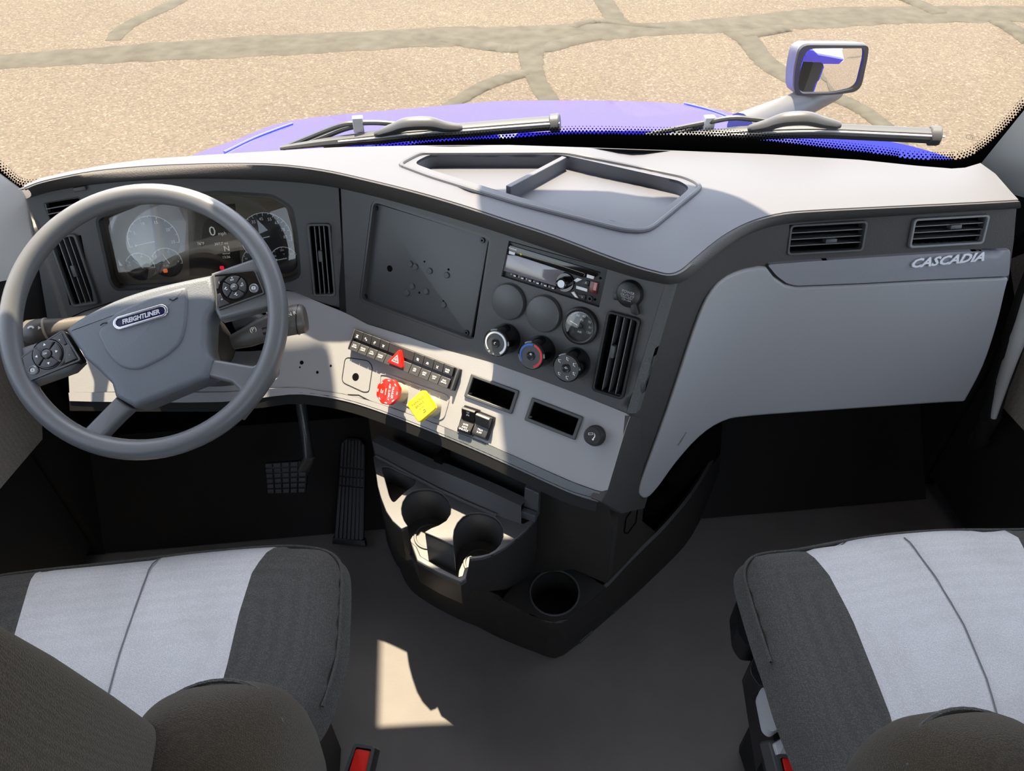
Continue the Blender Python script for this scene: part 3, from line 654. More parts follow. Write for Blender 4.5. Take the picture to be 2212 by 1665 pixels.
for x, y in ((887, 570), (898, 576), (929, 585), (966, 594), (891, 618), (921, 629), (880, 632), (959, 658)):
    p = loc @ PB.hit(x, y); MB().add(*lathe([(0, .0034), (.0042, .0034), (.0053, .0024), (.0055, 0)], 20), Matrix.Translation(p)).build('plug_button', SATIN, t, False)
for x, y, r in ((842, 580, .0058), (917, 565, .0017), (969, 582, .002), (906, 632, .0018), (958, 650, .0016)):
    p = loc @ PB.hit(x, y); MB().add(*lathe([(0, .0005), (r, .0005), (r, 0)], 16), Matrix.Translation(p)).build('hole', VOID, t, False)

# radio
PR = PS.off(-.006); M, w, h = quadframe([(1098, 523), (1316, 582), (1297, 664), (1080, 598)], PR); loc = M.inverted()
t = thing('car_radio', 'single-height car stereo with glossy display and round volume knob', 'radio', M)
def ru(x, y): p = loc @ PR.hit(1070 + x / 8.508, 505 + y / 8.508); return (p.x, p.y)
MB().add(*prism(rrect(w, h, .002), -.03, 0, .001)).build('body', BLACK, t, False)
MB().add(*ringprism(rrect(w + .002, h + .002, .001), rrect(w - .002, h - .002, .001), -.02, .0015)).build('bezel', BLACK, t, False)
MB().add(*prism([ru(240, 190), ru(1930, 700), ru(1870, 780), ru(1620, 800), ru(420, 400), ru(250, 330)], 0, .003, .0006)).build('disc_slot_panel', GLOSSB, t, False)
MB().add(*ribbon([ru(430, 345), ru(1100, 545), ru(1640, 720), ru(1660, 740), ru(1640, 775)], .0007), Matrix.Translation((0, 0, .0032))).build('slot_edge', mat('slot_line', (150, 146, 132), .4), t, False)
MB().add(*prism([ru(160, 335), ru(240, 380), ru(420, 400), ru(1300, 685), ru(1190, 760), ru(1130, 960), ru(110, 660)], 0, .0028, .0006)).build('display', LCD, t, False)
MB().add(*prism([ru(1700, 735), ru(1830, 775), ru(1815, 830), ru(1690, 795)], 0, .0036, .0005)).build('eject_button', WHITE, t, False)
MB().add(*prism([ru(270, 305), ru(380, 340), ru(370, 390), ru(260, 358)], 0, .0036, .0005)).build('phone_button', WHITE, t, False)
MB().add(*text('Bluetooth', .0036, z=.0032, rot=-1, bold=.03), Matrix.Translation((*ru(335, 270), 0))).build('lettering', WHITE, t, False)
MB().add(*lathe([(0, .0005), (.0018, .0005)], 8), Matrix.Translation((*ru(487, 370), .003))).build('indicator', mat('lime_lamp', (190, 200, 20), .4, emit=.2), t, False)
for k in range(6):
    x, y = 345 + k * 140, 750 + k * 45; c = ru(x, y)
    b = MB().add(*prism(rrect(.0118, .0052, .0006, 2, *c), 0, .0034, .0005)).build('preset_button', BLACK, t, False); MB().add(*text(str(k + 1), .0044, x=c[0] - .0038, y=c[1], z=.0036)).add(*prism(rrect(.0042, .0018, .0003, 1, c[0] + .003, c[1] - .0008), .0034, .0036)).build('number', WHITE, b, False)
c = ru(1290, 890); MB().add(*lathe([(0, .003), (.0145, .003), (.0155, .001), (.0155, 0)], 36), Matrix.Translation((*c, 0))).build('knob_ring', GLOSSB, t, False)
kn = MB().add(*lathe([(0, .0165), (.006, .017), (.0078, .0185), (.0088, .018), (.0098, .003)], 36), Matrix.Translation((*c, 0))).build('volume_knob', GLOSSB, t, False)
MB().add(*lathe([(0, .0168), (.006, .0172)], 30), Matrix.Translation((*c, .0004))).build('knob_face', SILVER, kn, False)
for pl_ in ([(1450, 850), (1520, 805), (1615, 830), (1500, 885)], [(1500, 945), (1700, 1005), (1695, 1060), (1495, 1000)], [(1405, 1070), (1455, 1055), (1535, 1175), (1480, 1160)]): MB().add(*prism([ru(*p) for p in pl_], 0, .0032, .0004)).build('mode_button', WHITE, t, False)
for pl_, s_ in (([(1580, 905), (1680, 850), (1740, 870), (1715, 960)], 'A'), ([(1520, 1105), (1670, 1120), (1650, 1215), (1600, 1200)], 'V')):
    cc = ru(*np.mean(pl_, axis=0)); bb = MB().add(*prism([ru(*p) for p in pl_], 0, .0032, .0004)).build('folder_button', BLACK, t, False); MB().add(*text(s_ if s_ == 'V' else 'Λ', .004, x=cc[0], y=cc[1], z=.0034)).build('arrow', WHITE, bb, False)
us = MB().add(*prism([ru(1760, 860), ru(1910, 890), ru(1870, 1110), ru(1730, 1060)], 0, .003, .0006)).build('usb_cover', mat('dark_red', (96, 34, 34), .2), t, False)
MB().add(*prism([ru(1835, 890), ru(1890, 900), ru(1860, 1040), ru(1810, 1020)], .003, .0036)).build('usb_slot', mat('usb_pink', (190, 130, 125), .3), us, False)
MB().add(*lathe([(.0022, .001), (.0024, .0035), (.004, .0035), (.0042, 0)], 20), Matrix.Translation((*ru(1752, 1185), 0))).build('aux_socket', BLACK, t, False)
for x, y in ((203, 292), (127, 660), (1932, 812)): MB().add(*lathe([(0, .0022), (.0017, .0022), (.0019, 0)], 12), Matrix.Translation((*ru(x, y), 0))).build('rivet', VOID, t, False)
MB().add(*lathe([(0, .0012), (.002, .0012)], 10), Matrix.Translation((*ru(1835, 1205), 0))).build('reset_hole', VOID, t, False)

# two blank gauge covers and the air gauge
def disc_frame(x, y, off): return PS.frame(x, y, off=off)
for x, y, lab in ((1098, 650, 'round blank gauge cover under the stereo, the one nearer the blank plate'), (1174, 676, 'round blank gauge cover in the middle, beside the air pressure gauge')):
    t = thing('gauge_cover', lab, 'gauge cover', PS.frame(x + 2, y + 1), 'blank gauge covers in the center stack')
    MB().add(*lathe([(0, .0088), (.0262, .0085), (.0286, .0075), (.0300, .0035), (.0302, -.002)], 48)).build('cap', SATIN, t, False); MB().add(*ringprism(circ(.0312, 48), circ(.0290, 48), -.004, .0016)).build('bezel', BLACK, t, False)
t = thing('air_gauge', 'round air pressure gauge with needle and clear lens in the center stack', 'gauge', PS.frame(1255, 703)); 
MB().add(*lathe([(.0235, .002), (.0238, .0085), (.0262, .0095), (.0290, .008), (.0300, .003), (.0303, -.002)], 48)).build('bezel', BLACK, t, False)
MB().add(*lathe([(0, .002), (.0237, .002)], 40)).build('dial', mat('gauge_dial', (92, 96, 100), .3), t, False)
MB().add(*lathe([(0, .0086), (.02, .0082), (.0236, .0074)], 40)).build('lens', LENS, t, False)
lt = MB()
for s_, a_ in (('50', 118), ('60', 82), ('70', 38), ('81', 8), ('120', -22)): lt.add(*text(s_, .0052, x=.0165 * math.cos(R(a_)), y=.0165 * math.sin(R(a_)), z=.0024))
lt.add(*text('PSI', .0046, y=.0095, z=.0024)).add(*text('AIR', .0048, x=.001, y=-.010, z=.0024))
for k in range(26):
    a_ = 150 - k * 6.5; lt.add(*ribbon([(.0205 * math.cos(R(a_)), .0205 * math.sin(R(a_))), (.0225 * math.cos(R(a_)), .0225 * math.sin(R(a_)))], .0006, .0024))
lt.build('markings', WHITE, t, False)
nd = MB().add(*ribbon([(-.018, .003), (.001, -.001)], .0012, .0046)).build('needle', WHITE, t, False); MB().add(*lathe([(0, .0058), (.004, .0056), (.0046, .003)], 24)).build('needle_hub', BLACK, t, False)

# climate knobs: the turned face sits 38 mm proud of the panel
def face_icon(mb, x, y, k):                                         # a tiny seated figure with an arrow
    mb.add(*circ_fan(.0010, x - .0014, y + .0016)).add(*ribbon([(x - .0014, y + .0004), (x - .0008, y - .0014), (x + .0012, y - .0012), (x + .0018, y - .0026)], .0009))
    if k % 2: mb.add(*ribbon([(x + .0006, y + .0016), (x + .0022, y + .0016)], .0007))
    else: mb.add(*ribbon([(x + .0002, y + .0026), (x + .0022, y + .0028)], .0007))
def circ_fan(r, x, y, z=0, n=10): return [(x + r * math.cos(2 * math.pi * k / n), y + r * math.sin(2 * math.pi * k / n), z) for k in range(n)], [tuple(range(n))]
KP = .038
for i, (x, y, lab) in enumerate(((1071, 741, 'fan speed knob with a white sweep, first of the climate knobs'), (1147, 768, 'temperature knob with blue and red sweeps, middle of the climate knobs'), (1223, 795, 'air direction knob ringed with small figures, below the air gauge'))):
    M = PS.frame(x, y, off=KP); M = M @ Matrix.Translation((0, 0, -KP)); t = thing('climate_knob', lab, 'knob', M, 'climate control knobs'); rk = .0236
    MB().add(*lathe([(rk * .62, KP - .0006), (rk * .9, KP - .0002), (rk * .98, KP - .0018), (rk, KP - .005), (rk * 1.03, .012), (rk * 1.08, .008), (rk * 1.08, 0)], 48)).build('grip', GLOSSB, t, False)
    MB().add(*lathe([(0, KP - .001), (rk * .88, KP)], 40)).build('face', DARK, t, False)
    MB().add(*lathe([(0, KP - .0012), (.004, KP - .0004), (.0066, KP + .0016), (.0072, KP + .0012), (.0076, KP)], 28)).build('center_button', BLACK, t, False)
    mk = MB(); Z = Matrix.Translation((0, 0, KP + .0009))
    if i == 0:
        mk.add(*ribbon(arc(.0178, 232, -52, 40), [.0022 + .0016 * k / 40 for k in range(41)]), Z); mk.add(*ringprism(circ(.0016, 14, -.0085, -.0165), circ(.0011, 14, -.0085, -.0165), 0, .0002), Z).add(*text('✻', .005, x=-.0005, y=-.0185, z=0), Z)
        mk.add(*ribbon(arc(.0018, 60, 260, 10), .0009, .0012), Z)
    elif i == 1:
        MB().add(*ribbon(arc(.0182, 92, 228, 30), [.0034 - .0018 * k / 30 for k in range(31)]), Z).build('cold_sweep', BLUEP, t, False); MB().add(*ribbon(arc(.0182, 84, -62, 30), .0034), Z).build('hot_sweep', REDP, t, False)
        for k in range(3): mk.add(*ribbon([(.0022 * math.cos(R(k * 60)), .0022 * math.sin(R(k * 60)) + .003), (-.0022 * math.cos(R(k * 60)), -.0022 * math.sin(R(k * 60)) + .003)], .0006, .0014), Z)
    else:
        for k in range(6):
            a_ = 150 - k * 55; face_icon(mk, .0152 * math.cos(R(a_)), .0152 * math.sin(R(a_)), k)
        mk.add(*ribbon([(-.002, .001), (.0, .0026), (.003, .0008), (.0, -.0002), (-.002, .001)], .0007, .0014), Z)
        mk.v = [v + V((0, 0, KP + .0009)) if v.z < .002 else v for v in mk.v]
    mk.build('markings', WHITE, t, False)
    if i: MB().add(*circ_fan(.0016, -.0205, -.0178), Matrix.Translation((0, 0, .0012))).build('pointer_dot', WHITE, t, False)

# power outlet cap and lighter
t = thing('power_outlet', 'round black power outlet cap with a pull tab, high on the center stack', 'power outlet', PS.frame(1361, 634, rot=0))
MB().add(*lathe([(0, .011), (.015, .0108), (.0185, .009), (.0205, .004), (.0215, -.002)], 40)).build('cap', BLACK, t, False)
MB().add(*prism(rpoly([(-.0225, -.006), (-.012, .002), (-.008, -.012), (-.0215, -.0155)], .004), .0, .008, .001)).build('ear', BLACK, t, False)
MB().add(*prism(rpoly([(.006, -.010), (.014, -.007), (.024, -.0235), (.021, -.0265), (.012, -.0255)], .002), .002, .010, .0012)).build('pull_tab', BLACK, t, False)
MB().add(*text('POWER', .0058, y=.0035, z=.0112)).add(*text('OUTLET', .0058, y=-.002, z=.0112)).add(*ribbon([(-.009, -.0052), (.009, -.0052)], .0006, .0112)).add(*text('12V-15A', .0042, y=-.0085, z=.0109)).build('lettering', WHITED, t, False)
M = PL.frame(1279, 941, off=.020) @ Matrix.Translation((0, 0, -.020)); t = thing('cigarette_lighter', 'round black lighter knob with a white symbol at the end of the switch panel', 'lighter', M)
MB().add(*lathe([(.0125, .0200), (.0138, .0196), (.0145, .018), (.0152, .006), (.0168, .004), (.0170, 0)], 40)).build('knob', BLACK, t, False)
MB().add(*lathe([(0, .0196), (.0126, .0198)], 32)).build('face', BLACK, t, False)
MB().add(*ringprism([(-.0072, .0022), (-.006, -.001), (.001, .002), (-.0002, .0052)], [(-.0064, .0020), (-.0056, -.0002), (.0004, .0024), (-.0004, .0044)], .0202, .0205)).add(*ribbon(arc(.0052, 60, -40, 10, -.0008, .0002), [.0008 + .0012 * k / 10 for k in range(11)], .0203)).add(*circ_fan(.0016, .0034, -.0048, .0203)).build('symbol', WHITE, t, False)

# two empty pockets in the switch panel
for q, lab in ((Q_C1, 'empty pocket with dark frame in the switch panel, nearer the valve knobs'), (Q_C2, 'empty pocket with dark frame in the switch panel, beside the lighter')):
    M, w, h = quadframe(q, PL); t = thing('switch_pocket', lab, 'pocket', M, 'empty pockets in the switch panel')
    MB().add(*ringprism(rrect(w, h, .002), rrect(w - .012, h - .011, .0015), -.002, .004)).build('frame', SATIN, t, False, bev=.0014)
    MB().add(*ringprism(rrect(w - .006, h - .006, .002), rrect(w - .012, h - .011, .0015), -.05, .0)).add(*prism(rrect(w - .007, h - .007, .002), -.052, -.05)).build('well', VOID, t, False)

# bank of rocker switches
M, w, h = quadframe([(762, 709.5), (990.5, 796), (978.5, 845), (754, 754)], PL.off(.012)); M = M @ Matrix.Translation((0, 0, -.012)); t = thing('switch_bank', 'long black housing holding two rows of rocker switch caps', 'switch housing', M)
MB().add(*prism(rrect(w, h, .0015), -.004, .0062, .001)).build('housing', BLACK, t, False); [MB().add(*box(*q_, -h / 2, h / 2, 0, .0125)).build('end_cap', SATIN, t, False, bev=.001) for q_ in ((-w / 2, -w / 2 + .0026), (w / 2 - .0042, w / 2 - .0006))]
edges = [.013, .097, .183, .269, .355, .595, .686, .777, .867, .956]; BK = M
tops = ['panel', 'gauge', 'work', 'dome', None, 'tc', 'eng', 'lane', 'OVER\nRIDE']; bots = ['SLPR\nDOME', 'ROAD\nLIGHT', 'UTIL\nLIGHT', 'DOME\nLIGHT', None, 'ASR\nOFF', 'JAKE\nBRK', 'LDW\nOFF', 'ENG\nBRAKE']
nth = ['first', 'second', 'third', 'fourth', '', 'fifth', 'sixth', 'seventh', 'eighth']
sym = {'panel': 'with lamp symbol and words', 'gauge': 'with a gauge and lamp symbol', 'work': 'with a work lamp symbol', 'dome': 'with a dome lamp symbol', 'tc': 'with a crossed-out wheel symbol', 'eng': 'with an engine symbol', 'lane': 'with a lane symbol', 'OVER\nRIDE': 'with words on both halves'}
def icon(mb, k, x, y, z):
    r = lambda *p, w=.0007: mb.add(*ribbon([(x + a * .001, y + b * .001) for a, b in p], w, z))
    if k in ('panel', 'dome'):
        r((-2.6, 1.6), (2.6, 1.6)); r((-1.6, 1.4), (-.9, .2), (.9, .2), (1.6, 1.4), w=.0006)
        for a in (-60, -30, 0, 30, 60): r((1.0 * math.sin(R(a)), -.4 - .2 * math.cos(R(a))), (2.3 * math.sin(R(a)), -.4 - 2.0 * math.cos(R(a))), w=.0005)
        if k == 'panel': mb.add(*prism([(x - .0026, y - .0032), (x + .0026, y - .0032), (x + .0018, y - .002), (x - .0022, y - .0018)], z - .0002, z))
    elif k == 'gauge': r(*[(-1.2 + 1.3 * math.cos(R(a)), 1 + 1.3 * math.sin(R(a))) for a in range(20, 300, 30)]); mb.add(*circ_fan(.0014, x + .0016, y - .0012, z)); r((-.5, 1), (-1.6, 1.6))
    elif k == 'work': r(*[(.6 + 1.3 * math.cos(R(a)), .6 + 1.6 * math.sin(R(a))) for a in range(0, 361, 40)]); mb.add(*prism([(x - .0024, y - .0020), (x + .0003, y - .001), (x - .0004, y + .0012)], z - .0002, z)); r((-.8, -3), (.8, -3), w=.0005)
    elif k == 'tc': r(*[(2.0 * math.cos(R(a)), 1.9 * math.sin(R(a))) for a in range(0, 361, 40)]); r((-2.4, 2.2), (2.4, -2.4)); r((-.6, 1), (.6, 0), (-.4, -1))
    elif k == 'eng': r(*[(1.9 * math.cos(R(a)), 1.6 * math.sin(R(a))) for a in range(0, 361, 40)]); r((-2.6, -1.6), (2.6, -1.6)); mb.add(*circ_fan(.0007, x, y, z))
    elif k == 'lane': r((-2, 2.2), (-.6, -.2), (-1.2, -2.4)); r((1.8, 2.2), (.4, 0), (1.4, -2.4)); mb.add(*circ_fan(.0008, x + .0002, y - .0016, z))
    else:
        for i, s_ in enumerate(k.split('\n')): mb.add(*text(s_, .0036, x=x, y=y + .0018 - .0036 * i, z=z, bold=.02))
ph = 0
for i in range(9):
    x0, x1 = -w / 2 + edges[i] * w + .0004, -w / 2 + edges[i + 1] * w - .0004; cx, cw = (x0 + x1) / 2, x1 - x0; Mi = BK @ Matrix.Translation((cx, 0, 0)); loc = None
    if i == 4:
        o = thing('hazard_switch', 'wide hazard rocker with a raised red triangle in the middle of the switch bank', 'switch', Mi)
    else: o = thing('rocker_switch', 'black rocker %s, %s from the wheel' % (sym[tops[i]], nth[i]), 'switch', Mi, 'rocker switches in the bank')
    hh = h / 2
    def half(y0, y1, z0, z1, nm):
        b = [(-cw / 2, y0, 0), (cw / 2, y0, 0), (cw / 2, y1, 0), (-cw / 2, y1, 0), (-cw / 2, y0, z0), (cw / 2, y0, z0), (cw / 2, y1, z1), (-cw / 2, y1, z1)]
        return MB().add(b, [(0, 3, 2, 1), (4, 5, 6, 7), (0, 1, 5, 4), (1, 2, 6, 5), (2, 3, 7, 6), (3, 0, 4, 7)]).build(nm, KEYM, o, False, bev=.0006)
    KEYM = MATS.get('key_cap') or mat('key_cap', (64, 64, 65), .42)
    ht = half(.0028, hh - .0004, .0095, .0135, 'upper_half'); hb = half(-hh + .0004, -.0022, .0125, .0100, 'lower_half')
    if i == 4:
        tri = rpoly([(-.0168, -.0148), (.0168, -.0148), (.0, .0158)], .004, 4); b = MB().add(*prism(tri, .008, .0205, .0022)).build('red_triangle', REDB, o, False); b['label'] = 'raised red hazard triangle'
        ti = rpoly([(-.0078, -.0090), (.0078, -.0090), (0, .0050)], .0006, 2); tj = rpoly([(-.0056, -.0077), (.0056, -.0077), (0, .0022)], .0005, 2)
        MB().add(*ringprism(ti, tj, .0206, .0208)).add(*ringprism(rpoly([(-.0026, -.0058), (.0026, -.0058), (0, -.0012)], .0003, 2), rpoly([(-.0014, -.0051), (.0014, -.0051), (0, -.0027)], .0002, 2), .0206, .0208)).build('triangle_mark', WHITE, b, False)
    else:
        mt = MB(); icon(mt, tops[i], 0, .0095, .0140); mt.build('symbol', WHITE, ht, False); mt = MB(); icon(mt, bots[i], 0, -.0098, .0128); mt.build('lettering', WHITE, hb, False)

# two larger rockers below
for q, lab, kind in (([(997, 877), (1026, 886), (1018, 941), (991, 931)], 'tall black rocker with an axle symbol, nearer the yellow valve knob', 'axle'), ([(1029, 890), (1060, 902), (1049, 950), (1021, 938)], 'tall black rocker with a trailer symbol and gray lower half', 'trail')):
    M, w, h = quadframe(q, PL.off(.012)); M = M @ Matrix.Translation((0, 0, -.012)); o = thing('rocker_switch', lab, 'switch', M, 'pair of tall rockers below the bank')
    MB().add(*ringprism(rrect(w + .004, h + .004, .001), rrect(w - .0005, h - .0005, .001), -.002, .006)).build('housing', BLACK, o, False)
    pr_ = [(-h / 2, .011), (-h / 2 + .006, .013), (0, .0065), (h / 2 - .004, .018), (h / 2, .015)] if kind == 'axle' else [(-h / 2, .009), (-h / 2 + .004, .011), (0, .0095), (h / 2 - .004, .021), (h / 2, .018)]
    def hv(a, b, nm, m):
        P = [p for p in pr_ if a - 1e-6 <= p[0] <= b + 1e-6]; r = [[V((s * w / 2, y, z)) for y, z in P] + [V((s * w / 2, P[-1][0], 0)), V((s * w / 2, P[0][0], 0))] for s in (1, -1)]
        return MB().add(*loft(r, True, True)).build(nm, m, o, False, bev=.0008)
    u_ = hv(0, h, 'upper_half', BLACK if kind == 'axle' else KEYM); l_ = hv(-h, 0, 'lower_half', BLACK if kind == 'axle' else KEYM)
    zt = .0162 if kind == 'axle' else .0190; T1 = Matrix.Translation((0, .0125, zt - .001)) @ Matrix.Rotation(R(26), 4, 'X'); mt = MB()
    if kind == 'axle':
        for s in (-1, 1): mt.add(*ribbon([(-.0022, s * .003), (.0022, s * .003)], .001), T1).add(*ribbon([(-.0022, s * .0045), (-.0022, s * .0015)], .001), T1).add(*ribbon([(.0022, s * .0045), (.0022, s * .0015)], .001), T1)
        mt.add(*ribbon([(0, -.003), (0, .003)], .0008), T1)
    else: mt.add(*ringprism(rrect(.007, .0046, .0008), rrect(.0058, .0034, .0006), 0, .0002), T1).add(*ribbon([(-.0045, -.003), (-.001, .001), (.001, -.003)], .0008), T1)
    mt.build('symbol', WHITE, u_, False); T2 = Matrix.Translation((0, -.011, .0122 if kind == 'axle' else .0112)) @ Matrix.Rotation(R(-20 if kind == 'axle' else -5), 4, 'X'); mt = MB()
    for k, s_ in enumerate(('INTR', 'AXLE', 'UNLOCK') if kind == 'axle' else ('TRLR', 'SUPP')): mt.add(*text(s_, .0044, y=.004 - .0046 * k, z=.0008), T2)
    mt.build('lettering', WHITE, l_, False)

# air brake valve knobs
def valve(x, y, sides, m, label, words, rot, wm):
    KPv = .040; M = PL.frame(x, y, off=KPv, rot=rot) @ Matrix.Translation((0, 0, -KPv)); t = thing('valve_knob', label, 'valve knob', M)
    MB().add(*lathe([(.0105, .0), (.0105, .024), (.0118, .024), (.0165, .022), (.0180, .012), (.0185, -.002)], 36)).build('collar', CREAM, t, False)
    MB().add(*lathe([(.0098, .0), (.0098, .030), (.012, .034)], 28)).build('shaft', m, t, False)
    if sides == 8: P = rpoly(circ(.0238, 8, a0=22.5), .003, 3)
    else: P = rpoly([(-.0205, -.0205), (.0205, -.0205), (.0205, .0205), (-.0205, .0205)], .006, 4)
    MB().add(*prism(P, .031, KPv, .0016)).build('knob', m, t, False)
    mt = MB()
    for k, (s_, sz) in enumerate(words): mt.add(*text(s_, sz, y=.010 - .0068 * k, z=KPv + .0003), Matrix.Rotation(R(0), 4, 'Z'))
    if sides == 8:
        for a_ in range(0, 360, 45): mt.add(*ribbon([(.0195 * math.cos(R(a_ - 7)), .0195 * math.sin(R(a_ - 7))), (.0195 * math.cos(R(a_ + 7)), .0195 * math.sin(R(a_ + 7)))], .0016, KPv + .0003))
    mt.add(*ribbon([(-.003, -.0125), (.003, -.0125), (.003, -.009), (-.001, -.009)], .0014, KPv + .0003))
    mt.build('lettering', wm, t, False)
valve(837, 846, 8, RED, 'red eight-sided air valve knob on a beige collar in the switch panel', (('TRAILER', .0058), ('AIR SUPPLY', .0056), ('TRAILER', .0032)), -78, WHITE)
valve(909, 877, 4, YEL, 'yellow four-cornered parking valve knob on a beige collar in the switch panel', (('PARKING', .0064), ('BRAKE', .0064), ('PUSH', .0042)), 58, mat('dark_yellow_print', (110, 92, 20), .5))


# ================================================================== INSTRUMENT CLUSTER
PF = PC.off(-.026); M = PF.frame(430, 530); t = thing('instrument_cluster', 'instrument cluster with dials behind a clear lens, seen through the steering wheel', 'instrument cluster', M); loc = M.inverted()
def cu(x, y): p = loc @ PF.hit(x, y); return (p.x, p.y)
def px(n): return (V(cu(430 + n, 530)) - V(cu(430, 530))).length
inner = [cu(*p) for p in CL_OUT]
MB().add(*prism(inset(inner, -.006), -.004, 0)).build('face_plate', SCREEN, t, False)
MB().add(*ringprism([(p.x, p.y) for p in (loc @ PC.hit(*q) for q in inset(CL_OUT, -1))], inset([(p.x, p.y) for p in (loc @ PC.hit(*q) for q in CL_OUT)], .004), 0, .0262)).build('recess_wall', BLACK, t, False)
ln = [cu(*p) for p in rpoly([(224, 480), (330, 438), (470, 424), (586, 433), (616, 448), (630, 500), (640, 594), (600, 599), (262, 612), (250, 596)], 10)]
MB().add(*prism(inset(ln, -.004), .006, .0075, .0006)).build('clear_lens', glassmat('cluster_lens', (.92, .92, .92), 1.6, 1.25), t, False)
def dial(nm, c, r, a0, a1, nt, labels, needle, fs=.0062):
    c = V(cu(*c)); r = px(r); mb = MB(); z = .0006
    d = MB().add(*lathe([(0, .0004), (r * .98, .0004), (r * 1.02, 0)], 40), Matrix.Translation((c.x, c.y, 0))).build(nm, DIAL, t, False)
    mb.add(*ribbon(arc(r, a0, a1, 40, c.x, c.y), .0012, z))
    for k in range(nt + 1):
        q = R(a0 + (a1 - a0) * k / nt); mb.add(*ribbon([(c.x + r * math.cos(q), c.y + r * math.sin(q)), (c.x + r * (.93 if k % 2 else .88) * math.cos(q), c.y + r * (.93 if k % 2 else .88) * math.sin(q))], .0008, z))
    for s_, f in labels:
        q = R(a0 + (a1 - a0) * f); mb.add(*text(s_, fs, x=c.x + r * .76 * math.cos(q), y=c.y + r * .76 * math.sin(q), z=z))
    mb.build('scale', WHITE, d, False)
    a_, b_ = cu(*needle[0]), cu(*needle[1]); MB().add(*ribbon([a_, b_], [.0016, .0010], .0022)).build('needle', WHITE, d, False)
dial('tachometer', (332, 519), 54, 192, -10, 10, (('0', .0), ('5', .2), ('10', .4), ('15', .6), ('20', .8), ('25', 1)), ((335, 521), (292, 530)), .0075)
dial('speedometer', (575, 513), 56, 215, -12, 18, (('5', .06), ('15', .18), ('25', .30), ('35', .42), ('45', .53), ('55', .64), ('65', .74), ('75', .86), ('85', .96)), ((583, 510), (540, 520)), .0075)
dial('oil_gauge', (303, 576), 31, 150, -8, 8, (('0', .0), ('50', .5), ('100', 1)), ((310, 578), (288, 561)), .0050)
dial('fuel_gauge', (361, 567), 33, 150, -8, 8, (('E', .05), ('½', .5), ('F', .95)), ((367, 569), (352, 548)), .0050)
dial('air_dial', (556, 566), 33, 188, 30, 8, (('50', .2), ('100', .6)), ((556, 566), (540, 575)), .0048)
dial('coolant_gauge', (614, 562), 31, 165, 20, 8, (('100', .1), ('200', .5), ('250', .9)), ((620, 557), (600, 561)), .0048)
sc = MB().add(*prism([cu(405, 445), cu(508, 440), cu(522, 590), cu(410, 596)], 0, .0008)).build('display', mat('display_black', (30, 29, 28), .2), t, False); lt = MB()
for s_, x, y, sz in (('0', 459, 500, .024), ('mph', 480, 504, .0085), ('307.7 mi', 478, 526, .0068), ('76°F', 434, 526, .0068), ('N', 490, 537, .014), ('manual', 489, 547, .0046), ('13:36', 489, 555, .0064)):
    c = cu(x, y); lt.add(*text(s_, sz, x=c[0], y=c[1], z=.0011))
lt.build('readout', LCDT, sc, False)
for x, y, m, nm in ((357.5, 584.5, mat('orange_lamp', (240, 110, 40), .4, emit=.5), 'warning_lamp'), (479.5, 578, mat('red_lamp', (235, 30, 55), .4, emit=.6), 'stop_lamp')):
    c = cu(x, y); MB().add(*prism(rrect(.0075, .007, .002, 3, *c), 0, .0012)).build(nm, m, t, False)
lt = MB()
for s_, x, y in (('OIL', 280, 573), ('FUEL', 360, 574), ('°F', 613, 549)): c = cu(x, y); lt.add(*text(s_, .0048, x=c[0], y=c[1], z=.0012))
lt.build('gauge_names', WHITE, t, False)

# ================================================================== STEERING WHEEL
CW = atd(315, 689, 1.164); PW = Plane(CW, NN(1.3, 50.3)); MW = PW.M(); locw = MW.inverted()
t = thing('steering_wheel', 'four-spoke dark gray steering wheel turned slightly left, in front of the cluster', 'steering wheel', MW)
def wu(x, y, off=0): p = locw @ PW.hit(x, y, off); return (p.x, p.y)
RM, rm = .2025, .0158; vs = []; fs = []
for i in range(96):
    A = 2 * math.pi * i / 96
    for k in range(16): B = 2 * math.pi * k / 16; r = RM + rm * math.cos(B); vs.append((r * math.cos(A), r * math.sin(A), rm * 1.08 * math.sin(B)))
for i in range(96):
    for k in range(16): j, l = (i + 1) % 96, (k + 1) % 16; fs.append((i * 16 + k, j * 16 + k, j * 16 + l, i * 16 + l))
MB().add(vs, fs).build('rim', WHEELM, t, False, ang=80)
HUB = cr([(139, 711), (166, 689), (242, 649), (317, 623), (396, 604), (459, 591)], 3) + [(464, 640), (463, 662), (452, 676), (447, 690), (445, 745), (450, 765), (460, 776), (448, 815)] + cr([(448, 815), (396, 836), (337, 861), (289, 880)], 3)[1:] + [(246, 856), (238, 828), (206, 796), (178, 772), (172, 758), (166, 752)]
H = [wu(*p, .010) for p in HUB]
pad = MB().add(*prism(H, -.045, .010, .010, 4)).build('hub_pad', PAD, t, False)
SH = rpoly([(206, 716), (250, 672), (330, 638), (402, 617), (406, 640), (403, 700), (392, 742), (356, 773), (300, 801), (262, 796), (232, 768)], 18)
MB().add(*prism([wu(*p, .013) for p in SH], .004, .0135, .0058, 5)).build('hub_shield', PAD, pad, False)
